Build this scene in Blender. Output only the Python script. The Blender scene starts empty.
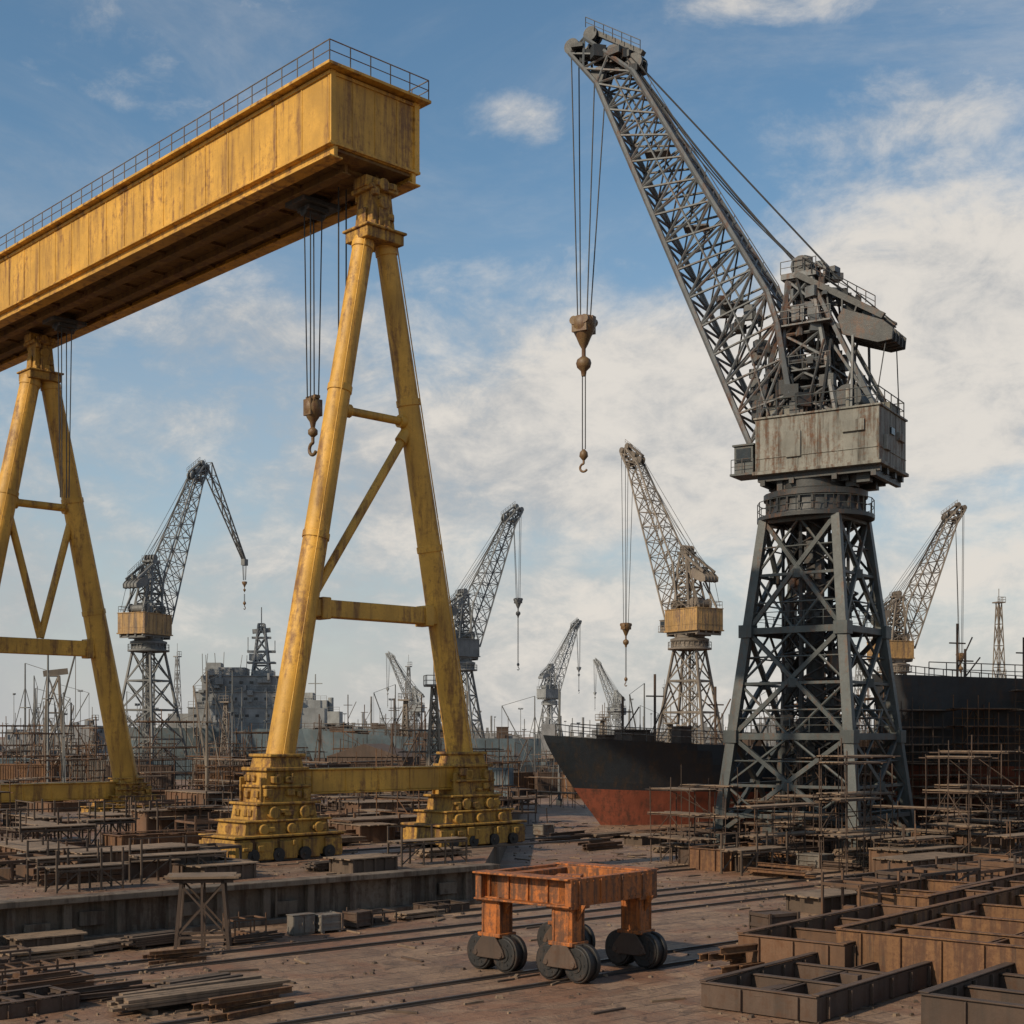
import bpy, math, random
from mathutils import Vector, Matrix
R=math.radians
scene=bpy.context.scene
COL=scene.collection
# ------------------------------------------------------------------ materials
def nn(nt,t,**kw):
    n=nt.nodes.new(t)
    for k,v in kw.items(): setattr(n,k,v)
    return n
def mth(nt,op,a,b=None,c=None,clamp=False):
    n=nt.nodes.new('ShaderNodeMath'); n.operation=op; n.use_clamp=clamp
    for i,x in enumerate((a,b,c)):
        if x is None: continue
        if isinstance(x,(int,float)): n.inputs[i].default_value=x
        else: nt.links.new(x,n.inputs[i])
    return n.outputs[0]
def mix(nt,f,a,b,blend='MIX'):
    n=nt.nodes.new('ShaderNodeMix'); n.data_type='RGBA'; n.blend_type=blend
    for i,x in ((0,f),(6,a),(7,b)):
        if isinstance(x,(int,float)): n.inputs[i].default_value=x
        elif isinstance(x,tuple): n.inputs[i].default_value=(x[0],x[1],x[2],1)
        else: nt.links.new(x,n.inputs[i])
    return n.outputs[2]
def ramp(nt,x,lo,hi):
    n=nt.nodes.new('ShaderNodeMapRange'); n.interpolation_type='SMOOTHSTEP'
    nt.links.new(x,n.inputs[0]); n.inputs[1].default_value=lo; n.inputs[2].default_value=hi
    return n.outputs[0]
def noise(nt,vec,scale,detail=4,rough=.6,sc=None,dist=0,rot=0):
    if sc or rot:
        m=nt.nodes.new('ShaderNodeMapping'); nt.links.new(vec,m.inputs[0])
        if sc: m.inputs[3].default_value=sc
        m.inputs[2].default_value=(0,0,rot)
        vec=m.outputs[0]
    n=nt.nodes.new('ShaderNodeTexNoise'); nt.links.new(vec,n.inputs['Vector'])
    n.inputs['Scale'].default_value=scale; n.inputs['Detail'].default_value=detail
    n.inputs['Roughness'].default_value=rough; n.inputs['Distortion'].default_value=dist
    return n.outputs[0]
def lerp(a,b,t): return tuple(a[i]*(1-t)+b[i]*t for i in range(3))
MATS={}
def paint(name,col,rust=.4,rough=.6,metal=0.0,haze_tint=0.0,k=1.0,rustcol=(.085,.035,.014),grime=(.03,.022,.016),bump=.25,streak=.6):
    hz=(.33,.345,.355)  # pale air colour; distance haze is blended into the base colours
    col=lerp(col,hz,haze_tint); rustcol=lerp(rustcol,hz,haze_tint); grime=lerp(grime,hz,haze_tint)
    m=bpy.data.materials.new(name); m.use_nodes=True; nt=m.node_tree
    b=nt.nodes['Principled BSDF']
    g=nn(nt,'ShaderNodeNewGeometry').outputs['Position']
    n1=noise(nt,g,.35*k,5,.6)
    n2=noise(nt,g,1.9*k,7,.7,sc=(1,1,.09))
    n3=noise(nt,g,3.0*k,9,.75)
    n4=noise(nt,g,14*k,5,.7)
    c=mix(nt,ramp(nt,n1,.3,.7),tuple(x*.64 for x in col),tuple(min(1,x*1.12) for x in col))
    c=mix(nt,mth(nt,'MULTIPLY',ramp(nt,n4,.35,.75),.35),c,tuple(x*.5 for x in col))
    c=mix(nt,mth(nt,'MULTIPLY',ramp(nt,n2,.46,.68),streak),c,grime)
    a=mth(nt,'ADD',mth(nt,'ADD',mth(nt,'MULTIPLY',n3,.40),mth(nt,'MULTIPLY',n1,.25)),mth(nt,'MULTIPLY',n2,.35))
    th=.66-.26*rust
    rf=ramp(nt,a,th-.03,th+.10)
    c=mix(nt,mth(nt,'MULTIPLY',rf,.88),c,mix(nt,n4,tuple(x*.6 for x in rustcol),tuple(min(1,x*1.9) for x in rustcol)))
    nt.links.new(c,b.inputs['Base Color'])
    b.inputs['Metallic'].default_value=metal
    r=mth(nt,'ADD',mth(nt,'MULTIPLY',n3,.35),rough-.15,clamp=True)
    nt.links.new(r,b.inputs['Roughness'])
    bp=nn(nt,'ShaderNodeBump'); bp.inputs['Strength'].default_value=bump; bp.inputs['Distance'].default_value=.06
    nt.links.new(mth(nt,'ADD',mth(nt,'MULTIPLY',n4,.5),mth(nt,'MULTIPLY',n3,1)),bp.inputs['Height'])
    nt.links.new(bp.outputs[0],b.inputs['Normal'])
    MATS[name]=m; return m
Y_=paint('gantry_yellow_paint',(.62,.325,.042),rust=.54,rough=.55,streak=.8,grime=(.19,.088,.016),rustcol=(.125,.05,.014))
YP=paint('pedestal_yellow_paint',(.46,.245,.036),rust=.66,rough=.7,streak=.85,bump=.7,grime=(.085,.042,.012),k=1.6)
YD=paint('girder_underside_shaded_yellow',(.20,.11,.028),rust=.6,rough=.85)  # rusty girder yellow, darkened so the underside's shade is in the colour
GR=paint('crane_grey_green_steel',(.06,.068,.066),rust=.5,rough=.5,streak=.5,k=1.5)
GL=paint('jib_grey_steel',(.11,.116,.118),rust=.55,rough=.5,streak=.6)
HS=paint('machinery_house_grey_plate',(.225,.215,.185),rust=.55,rough=.75,streak=.95,grime=(.045,.04,.032),k=1.3)
DK=paint('dark_oily_steel',(.03,.031,.031),rust=.5,rough=.5)
RO=paint('wire_rope',(.03,.03,.03),rust=.2,rough=.6)
HK=paint('hook_block_rusty_orange',(.17,.10,.035),rust=.7,rough=.5,k=2)
GLASS=paint('dirty_window_glass',(.02,.025,.03),rust=.0,rough=.2,streak=.2,bump=0)
OR=paint('cart_orange_paint',(.47,.135,.02),rust=.74,rough=.6,streak=.95,rustcol=(.065,.027,.012),k=2.6,grime=(.06,.03,.015))
TY=paint('black_rubber_and_grease',(.014,.012,.011),rust=.5,rough=.6,rustcol=(.045,.022,.012),k=3)
RS=paint('rusty_steel',(.14,.072,.038),rust=.5,rough=.8)
RS2=paint('rusty_dark_steel',(.085,.052,.035),rust=.5,rough=.8,rustcol=(.055,.025,.012))
RS3=paint('rusty_orange_steel',(.185,.088,.035),rust=.7,rough=.8,rustcol=(.065,.028,.014),k=2,streak=.9)
WD=paint('weathered_planks',(.23,.155,.10),rust=.35,rough=.9,rustcol=(.08,.05,.033))
WD2=paint('dark_old_timber',(.10,.067,.046),rust=.4,rough=.9,rustcol=(.035,.022,.015))
GY=paint('galvanised_grey',(.17,.145,.12),rust=.6,rough=.7)
HB=paint('black_hull_paint',(.015,.02,.026),rust=.4,rough=.5,rustcol=(.05,.028,.018),streak=.7)
HBR=paint('rust_black_hull_paint',(.032,.032,.034),rust=.5,rough=.7,rustcol=(.06,.03,.018))
HR=paint('red_antifouling_paint',(.25,.065,.032),rust=.5,rough=.75,rustcol=(.07,.028,.016))
HT=paint('teal_hull_paint',(.05,.085,.10),rust=.45,rough=.7,haze_tint=.18)
WS=paint('warship_grey_paint',(.18,.175,.165),rust=.45,rough=.7,haze_tint=.38,streak=.8)
WW=paint('ship_white_paint',(.30,.30,.28),rust=.5,rough=.7,haze_tint=.3)
BG=paint('far_steel_grey',(.095,.09,.08),rust=.45,haze_tint=.20)  # far materials carry their distance haze in the colour
BG2=paint('far_steel_grey_light',(.15,.145,.135),rust=.3,haze_tint=.5)
BG3=paint('far_steel_grey_mid',(.11,.105,.095),rust=.4,haze_tint=.3)
BB=paint('far_steel_brown',(.16,.11,.065),rust=.45,haze_tint=.16)
BH=paint('far_house_rusty_yellow',(.42,.23,.06),rust=.58,haze_tint=.08,streak=.9)
BK=paint('far_hazy_building',(.14,.125,.115),rust=.4,haze_tint=.36)
CONC=paint('stained_concrete',(.165,.125,.092),rust=.6,rough=.9,rustcol=(.055,.032,.02),bump=.6,streak=.95)
RAIL=paint('worn_rail_steel',(.07,.05,.038),rust=.5,rough=.40)
GROOVE=paint('dark_rail_groove',(.03,.019,.014),rust=.3,rough=.8)  # flat dark strip laid under each rail

def ground_mat(name,ang=R(40.3),base=(.20,.118,.072),light=(.36,.235,.15)):
    m=bpy.data.materials.new(name); m.use_nodes=True; nt=m.node_tree
    b=nt.nodes['Principled BSDF']; g=nn(nt,'ShaderNodeNewGeometry').outputs['Position']
    mp=nn(nt,'ShaderNodeMapping'); nt.links.new(g,mp.inputs[0]); mp.inputs[2].default_value=(0,0,-ang)
    v=mp.outputs[0]
    wv=nt.nodes.new('ShaderNodeVectorMath'); wv.operation='ADD'; nt.links.new(v,wv.inputs[0])
    nv=nn(nt,'ShaderNodeTexNoise'); nt.links.new(g,nv.inputs['Vector']); nv.inputs['Scale'].default_value=.7; nv.inputs['Detail'].default_value=4
    sc_=nt.nodes.new('ShaderNodeVectorMath'); sc_.operation='SCALE'; nt.links.new(nv.outputs['Color'],sc_.inputs[0]); sc_.inputs['Scale'].default_value=.25; nt.links.new(sc_.outputs[0],wv.inputs[1])
    br=nn(nt,'ShaderNodeTexBrick'); nt.links.new(wv.outputs[0],br.inputs['Vector'])
    br.inputs['Scale'].default_value=1; br.inputs['Brick Width'].default_value=1.5; br.inputs['Row Height'].default_value=.75
    br.inputs['Mortar Size'].default_value=.022; br.inputs['Mortar Smooth'].default_value=.6
    br.inputs['Color1'].default_value=(*lerp(base,(.03,.02,.015),.2),1); br.inputs['Color2'].default_value=(*lerp(base,light,.6),1); br.inputs['Mortar'].default_value=(.04,.026,.018,1)
    n1=noise(nt,g,.09,6,.6); n2=noise(nt,g,.45,9,.74,dist=.5); n3=noise(nt,g,6,8,.74)
    n5=noise(nt,v,.9,7,.74,sc=(.16,1.6,1)); n6=noise(nt,g,1.3,10,.76,dist=1)
    c=mix(nt,mth(nt,'MULTIPLY',ramp(nt,n2,.45,.62),.6),br.outputs[0],light)
    c=mix(nt,mth(nt,'MULTIPLY',ramp(nt,n5,.50,.70),.5),c,(.07,.042,.028))
    c=mix(nt,mth(nt,'MULTIPLY',ramp(nt,n1,.45,.62),.45),c,mix(nt,n3,tuple(x*.5 for x in base),(.25,.155,.10)))
    c=mix(nt,mth(nt,'MULTIPLY',ramp(nt,n3,.46,.68),.55),c,(.07,.042,.027))
    c=mix(nt,mth(nt,'MULTIPLY',ramp(nt,noise(nt,g,.2,6,.65,dist=1),.46,.62),.6),c,(.20,.085,.042))
    c=mix(nt,mth(nt,'MULTIPLY',ramp(nt,n6,.50,.66),.75),c,(.04,.025,.017))
    nt.links.new(c,b.inputs['Base Color'])
    nt.links.new(mth(nt,'ADD',mth(nt,'MULTIPLY',n2,.8),.25,clamp=True),b.inputs['Roughness'])
    bp=nn(nt,'ShaderNodeBump'); bp.inputs['Strength'].default_value=.8; bp.inputs['Distance'].default_value=.10
    h=mth(nt,'ADD',mth(nt,'ADD',mth(nt,'MULTIPLY',n3,.6),mth(nt,'MULTIPLY',n6,1.0)),mth(nt,'MULTIPLY',br.outputs[1],-.4))
    nt.links.new(h,bp.inputs['Height']); nt.links.new(bp.outputs[0],b.inputs['Normal'])
    return m
GM=ground_mat('yard_ground'); GM2=ground_mat('quay_deck',base=(.17,.108,.072),light=(.32,.22,.15))
# ------------------------------------------------------------------ mesh builder
class MB:
    def __init__(s): s.v=[];s.f=[];s.m=[]
    def add(s,vs,fs,mi=0):
        o=len(s.v); s.v+= [tuple(x) for x in vs]
        for f in fs: s.f.append(tuple(o+i for i in f)); s.m.append(mi)
    def hex(s,p,mi=0):
        s.add(p,[(3,2,1,0),(4,5,6,7),(0,1,5,4),(1,2,6,5),(2,3,7,6),(3,0,4,7)],mi)
    def box(s,c,d,rot=0,mi=0,top=1.0):
        cx,cy,cz=c; a,b,h=d[0]/2,d[1]/2,d[2]/2; cs,sn=math.cos(rot),math.sin(rot); p=[]
        for z,t in ((-h,1),(h,top)):
            for x,y in ((-a,-b),(a,-b),(a,b),(-a,b)):
                x*=t;y*=t; p.append((cx+x*cs-y*sn,cy+x*sn+y*cs,cz+z))
        s.hex(p,mi)
    def beam(s,p,q,w,h=None,mi=0,up=(0,0,1),w2=None,h2=None):
        h=h or w; w2=w2 or w; h2=h2 or h
        p=Vector(p);q=Vector(q); d=(q-p).normalized(); u=Vector(up)
        if abs(d.dot(u))>.98: u=Vector((1,0,0))
        x=d.cross(u).normalized(); y=x.cross(d).normalized()
        P=[p-x*w/2-y*h/2,p+x*w/2-y*h/2,p+x*w/2+y*h/2,p-x*w/2+y*h/2]
        Q=[q-x*w2/2-y*h2/2,q+x*w2/2-y*h2/2,q+x*w2/2+y*h2/2,q-x*w2/2+y*h2/2]
        s.hex(P+Q,mi)
    def tube(s,p,q,r,n=6,mi=0,r2=None):
        r2=r if r2 is None else r2
        p=Vector(p);q=Vector(q); d=(q-p)
        if d.length<1e-5: return
        d.normalize(); u=Vector((0,0,1))
        if abs(d.dot(u))>.98: u=Vector((1,0,0))
        x=d.cross(u).normalized(); y=d.cross(x).normalized()
        vs=[];
        for c,rr in ((p,r),(q,r2)):
            for i in range(n):
                a=2*math.pi*i/n; vs.append(c+x*math.cos(a)*rr+y*math.sin(a)*rr)
        fs=[(i,(i+1)%n,n+(i+1)%n,n+i) for i in range(n)]+[tuple(range(n-1,-1,-1)),tuple(range(n,2*n))]
        s.add(vs,fs,mi)
    def path(s,pts,r,n=6,mi=0):
        for a,b in zip(pts[:-1],pts[1:]): s.tube(a,b,r,n,mi)
    def lathe(s,prof,c,n=16,mi=0):
        vs=[]
        for r,z in prof:
            for i in range(n):
                a=2*math.pi*i/n; vs.append((c[0]+r*math.cos(a),c[1]+r*math.sin(a),c[2]+z))
        k=len(prof); fs=[]
        for j in range(k-1):
            for i in range(n): fs.append((j*n+i,j*n+(i+1)%n,(j+1)*n+(i+1)%n,(j+1)*n+i))
        fs+=[tuple(range(n-1,-1,-1)),tuple(range((k-1)*n,k*n))]
        s.add(vs,fs,mi)
    def xprism(s,poly,y0,y1,mi=0):
        n=len(poly); vs=[(x,y0,z) for x,z in poly]+[(x,y1,z) for x,z in poly]
        fs=[tuple(range(n)),tuple(range(2*n-1,n-1,-1))]+[(i,n+i,n+(i+1)%n,(i+1)%n) for i in range(n)]
        s.add(vs,fs,mi)
    def zprism(s,poly,z0,z1,mi=0,mt=None):
        n=len(poly); vs=[(x,y,z0) for x,y in poly]+[(x,y,z1) for x,y in poly]
        s.add(vs,[tuple(range(n-1,-1,-1))]+[(i,(i+1)%n,n+(i+1)%n,n+i) for i in range(n)],mi)
        s.add([(x,y,z1) for x,y in poly],[tuple(range(n))],mi if mt is None else mt)
    def rail(s,pts,h=1.0,sp=1.5,r=.03,mid=True,mi=0):
        for a,b in zip(pts[:-1],pts[1:]):
            a=Vector(a);b=Vector(b);L=(b-a).length;k=max(1,round(L/sp)); up=Vector((0,0,h))
            for i in range(k+1):
                p=a.lerp(b,i/k); s.tube(p,p+up,r,5,mi)
            s.tube(a+up,b+up,r,5,mi)
            if mid: s.tube(a+up*.5,b+up*.5,r*.8,5,mi)
    def truss(s,secs,rc,rb,n=6,mode='X',mi=0,ring=True):
        for k in range(len(secs)):
            A=secs[k]; m=len(A)
            if ring:
                for i in range(m): s.tube(A[i],A[(i+1)%m],rb,n if n<6 else 5,mi)
            if k+1<len(secs):
                B=secs[k+1]
                for i in range(m):
                    s.tube(A[i],B[i],rc,n,mi); j=(i+1)%m
                    if mode=='X': s.tube(A[i],B[j],rb,5,mi); s.tube(A[j],B[i],rb,5,mi)
                    elif (k+i)%2: s.tube(A[i],B[j],rb,5,mi)
                    else: s.tube(A[j],B[i],rb,5,mi)
    def mesh(s,name,mats,smooth=True):
        me=bpy.data.meshes.new(name); me.from_pydata([tuple(x) for x in s.v],[],s.f)
        for m in (mats if isinstance(mats,(list,tuple)) else [mats]): me.materials.append(m)
        for p,mi in zip(me.polygons,s.m): p.material_index=mi
        if smooth:
            me.polygons.foreach_set('use_smooth',[True]*len(me.polygons)); me.set_sharp_from_angle(angle=R(52))
        me.update(); return me
def put(name,me,parent=None,loc=(0,0,0),rot=0,sc=None,label=None,cat=None,group=None,kind=None,bevel=0):
    o=bpy.data.objects.new(name,me); COL.objects.link(o)
    if parent: o.parent=parent
    o.location=loc; o.rotation_euler=(0,0,rot)
    if sc: o.scale=sc if isinstance(sc,(tuple,list)) else (sc,)*3
    if label:o['label']=label
    if cat:o['category']=cat
    if group:o['group']=group
    if kind:o['kind']=kind
    if bevel:
        b=o.modifiers.new('bevel','BEVEL'); b.width=bevel; b.segments=2; b.limit_method='ANGLE'; b.angle_limit=R(40)
    return o
def part(mb,name,mats,parent,bevel=0,**kw): return put(name,mb.mesh(name,mats),parent,bevel=bevel,**kw)
def hook(mb,c,s,mi=0):
    x,y,z=c; pts=[(x,y,z),(x,y,z-.5*s)]
    for i in range(0,9):
        a=R(90-i*30); pts.append((x+.35*s*math.cos(a)*1.0,y,z-.85*s+.35*s*math.sin(a)))
    mb.path(pts,.1*s,8,mi)
# ------------------------------------------------------------------ camera, sun, sky
cam=bpy.data.cameras.new('camera'); co=bpy.data.objects.new('camera',cam); COL.objects.link(co)
co.location=(0,0,7); co.rotation_euler=(R(90),0,0); cam.lens=49.22; cam.sensor_width=36; cam.shift_y=.2178
cam.clip_end=6000; cam.clip_start=.5; scene.camera=co
sd=Vector((-.64,-.56,.56)).normalized()
elev=math.asin(sd.z); azi=math.atan2(sd.x,sd.y)
sl=bpy.data.lights.new('sun','SUN'); sl.energy=4.1; sl.angle=R(1.0); sl.color=(1,.85,.64)
so=bpy.data.objects.new('sun',sl); COL.objects.link(so); so.rotation_euler=(-sd).to_track_quat('-Z','Y').to_euler(); so.location=(-50,-50,80)
w=bpy.data.worlds.new('World'); scene.world=w; w.use_nodes=True; nt=w.node_tree
bgn=nt.nodes['Background']
sky=nn(nt,'ShaderNodeTexSky'); sky.sky_type='NISHITA'; sky.sun_disc=False; sky.sun_elevation=elev; sky.sun_rotation=azi
sky.air_density=1.0; sky.dust_density=.8; sky.ozone_density=1.0
tc=nn(nt,'ShaderNodeTexCoord').outputs['Generated']
sx=nn(nt,'ShaderNodeSeparateXYZ'); nt.links.new(tc,sx.inputs[0]); dx,dy,dz=sx.outputs
az=mth(nt,'ARCTAN2',dx,dy); el=mth(nt,'ARCSINE',dz)
n1=noise(nt,tc,4.6,13,.58,sc=(1,1,2.1),dist=.3)
n2=noise(nt,tc,14,11,.66,sc=(1,1,1.8),dist=.35)
n3=noise(nt,tc,3.0,10,.66,sc=(1,1,2.6),dist=.6)
n4=noise(nt,tc,46,8,.68,sc=(1,1,1.5),dist=.3)
nz=mth(nt,'ADD',mth(nt,'ADD',mth(nt,'MULTIPLY',n1,.58),mth(nt,'MULTIPLY',n2,.32)),mth(nt,'MULTIPLY',n4,.10))
dens=None
for (a,e,ra,re,amp) in ((.009,.415,.035,.022,.20),(.165,.485,.10,.03,.25),(.30,.405,.09,.028,.17),(.32,.29,.15,.075,.34),(.2,.22,.2,.06,.2),
                        (-.2,.275,.13,.045,.17),(-.31,.46,.10,.05,.12),(-.05,.20,.22,.06,.14),(.07,.30,.09,.05,.05),(0,.47,.09,.03,-.2),(-.12,.37,.12,.03,-.12)):
    u=mth(nt,'DIVIDE',mth(nt,'SUBTRACT',az,a),ra); v=mth(nt,'DIVIDE',mth(nt,'SUBTRACT',el,e),re)
    d2=mth(nt,'ADD',mth(nt,'MULTIPLY',u,u),mth(nt,'MULTIPLY',v,v))
    gsn=mth(nt,'MULTIPLY',mth(nt,'EXPONENT',mth(nt,'MULTIPLY',d2,-.9)),amp)
    dens=gsn if dens is None else mth(nt,'ADD',dens,gsn)
low=mth(nt,'MULTIPLY',mth(nt,'SUBTRACT',1,ramp(nt,el,.05,.36)),.22)
tot=mth(nt,'ADD',mth(nt,'ADD',nz,dens),low)
cf=ramp(nt,tot,.56,.83)
wisp=mth(nt,'MULTIPLY',ramp(nt,n3,.38,.74),.36)
cf=mth(nt,'MAXIMUM',mth(nt,'MULTIPLY',cf,.95),wisp)
sh=ramp(nt,mth(nt,'ADD',mth(nt,'ADD',mth(nt,'ADD',mth(nt,'MULTIPLY',n2,1.0),mth(nt,'MULTIPLY',n1,.45)),mth(nt,'MULTIPLY',az,.30)),mth(nt,'MULTIPLY',n4,.3)),.66,1.10)
ccol=mix(nt,sh,(3.9,4.05,4.2),(7.0,6.55,5.95))
skyc=mix(nt,1.0,sky.outputs[0],(.86,1.08,1.10),'MULTIPLY')
hz=mth(nt,'SUBTRACT',1,ramp(nt,el,-.02,.20))
skyc=mix(nt,mth(nt,'MULTIPLY',hz,.95),skyc,(5.5,5.15,4.7))
skyc=mix(nt,mth(nt,'MULTIPLY',mth(nt,'SUBTRACT',1,ramp(nt,el,.12,.42)),.4),skyc,(4.3,4.6,4.85))
out=mix(nt,cf,skyc,ccol)
nt.links.new(out,bgn.inputs[0]); bgn.inputs[1].default_value=.108
scene.view_settings.view_transform='Standard'; scene.view_settings.look='None'; scene.view_settings.exposure=0
# ------------------------------------------------------------------ ground & quay
U=Vector((.763,.646,0)); UA=math.atan2(.646,.763)
mb=MB(); mb.add([(-3000,-300,0),(3000,-300,0),(3000,5000,0),(-3000,5000,0)],[(0,1,2,3)])
put('ground',mb.mesh('ground',GM,False),kind='structure')
mb=MB(); mb.zprism([(-60,9),(-1.2,58.7),(1.0,130),(-10,262),(-220,262),(-220,9)],-.3,1.5,0,1)
quay=put('quay_platform',mb.mesh('quay_platform',[CONC,GM2],False),kind='structure')
mb=MB(); W0=Vector((-60,9,0)); W1=Vector((-1.2,58.7,0)); wd=(W1-W0).normalized(); wn=Vector((wd.y,-wd.x,0)); Lw=(W1-W0).length
wa=math.atan2(wd.y,wd.x)
rg=random.Random(3)
t=38
while t<Lw:
    p=W0+wd*t+wn*.12; mb.box((p.x,p.y,.68),(.3,.3,1.36),wa); 
    if rg.random()<.5:
        p2=p+wd*.9; mb.box((p2.x,p2.y,.5+rg.random()*.4),(.9,.12,.5),wa)
    if rg.random()<.3:
        p2=p+wd*.4+wn*.1; mb.tube((p2.x,p2.y,.1),(p2.x,p2.y,1.5),.06,6)
    t+=1.9
p=W0+wd*(38+Lw)/2+wn*.1; mb.box((p.x,p.y,1.48),(Lw-37,.8,.22),wa)
p=W0+wd*(38+Lw)/2+wn*.2; mb.box((p.x,p.y,.1),(Lw-37,.5,.2),wa)
put('quay_wall',mb.mesh('quay_wall',CONC),label='stained concrete quay wall with buttress ribs',cat='wall',bevel=.03)
def track(px,py,z,t0,t1,gauge=1.6,lab='worn steel rail track sunk into the dirty yard',V=U):
    mb=MB(); n=Vector((-V.y,V.x,0)); c=Vector((px,py,0))
    for s in (-gauge/2,gauge/2):
        a=c+V*t0+n*s; b=c+V*t1+n*s
        mb.beam((a.x,a.y,z+.04),(b.x,b.y,z+.04),.11,.08); mb.beam((a.x,a.y,z+.010),(b.x,b.y,z+.010),.34,.018,1)
    put('rail_track',mb.mesh('rail_track',[RAIL,GROOVE]),label=lab,cat='rail track',group='rail tracks across the yard')
track(-14.3,39.6,0,-20,45,1.7); track(-5.5,35,0,-15,60,1.8)
track(5,70,0,-16,45,1.5); track(8,63,0,-14,45,1.5)
track(-10.6,62.3,1.5,-8.5,19,2.4,'crane rail track set into the quay deck')
# ------------------------------------------------------------------ gantry crane
ga=math.atan2(.724,-.69)
gt=bpy.data.objects.new('gantry_crane',None); COL.objects.link(gt); gt.location=(-6.5,66.3,1.5); gt.rotation_euler=(0,0,ga)
gt['label']='huge weathered yellow gantry crane with box girder on A-frame legs'; gt['category']='crane'
X0,X1=-1.0,50; gy=.75
mb=MB(); mb.box(((X0+X1)/2,gy,33.9),(X1-X0,5.14,3.4))
x=X0+.05
while x<X1:
    for s in (-1,1): mb.box((x+.06,gy+s*2.58,33.9),(.07,.05,3.36))
    x+=2.1
for yy in (-1.3,0,1.3): mb.box((X0-.015,gy+yy,33.9),(.03,.07,3.36))
mb.box((X0-.04,gy+2.45,33.9),(.12,.3,3.38)); mb.box((X0-.04,gy-2.45,33.9),(.12,.3,3.38))
mb.box(((X0+X1)/2,gy,35.68),(X1-X0+1.0,6.0,.14)); mb.box(((X0+X1)/2,gy,35.47),(X1-X0+.16,5.32,.16))
for s in (-1,1):
    mb.box(((X0+X1)/2,gy+s*2.3,31.98),(X1-X0+.1,.22,.45)); mb.box(((X0+X1)/2,gy+s*2.3,31.72),(X1-X0+.16,.75,.08))
mb.box(((X0+X1)/2,gy+2.62,32.28),(X1-X0+.1,.14,.10)); mb.box((X0-.05,gy,32.3),(.12,5.3,.12))
gird=part(mb,'girder',Y_,gt,bevel=.03)
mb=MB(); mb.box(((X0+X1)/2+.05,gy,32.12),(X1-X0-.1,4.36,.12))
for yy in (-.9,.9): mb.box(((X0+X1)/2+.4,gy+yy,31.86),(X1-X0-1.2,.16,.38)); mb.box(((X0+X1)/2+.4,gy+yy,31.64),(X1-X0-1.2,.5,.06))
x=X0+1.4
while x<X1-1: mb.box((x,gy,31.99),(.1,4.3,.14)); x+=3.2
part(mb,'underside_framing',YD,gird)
mb=MB()
mb.rail([(X1,gy+2.9,35.76),(X0-.4,gy+2.9,35.76),(X0-.4,gy-2.9,35.76),(X1,gy-2.9,35.76)],.95,1.25,.03)
part(mb,'railing',GY,gird)
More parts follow.
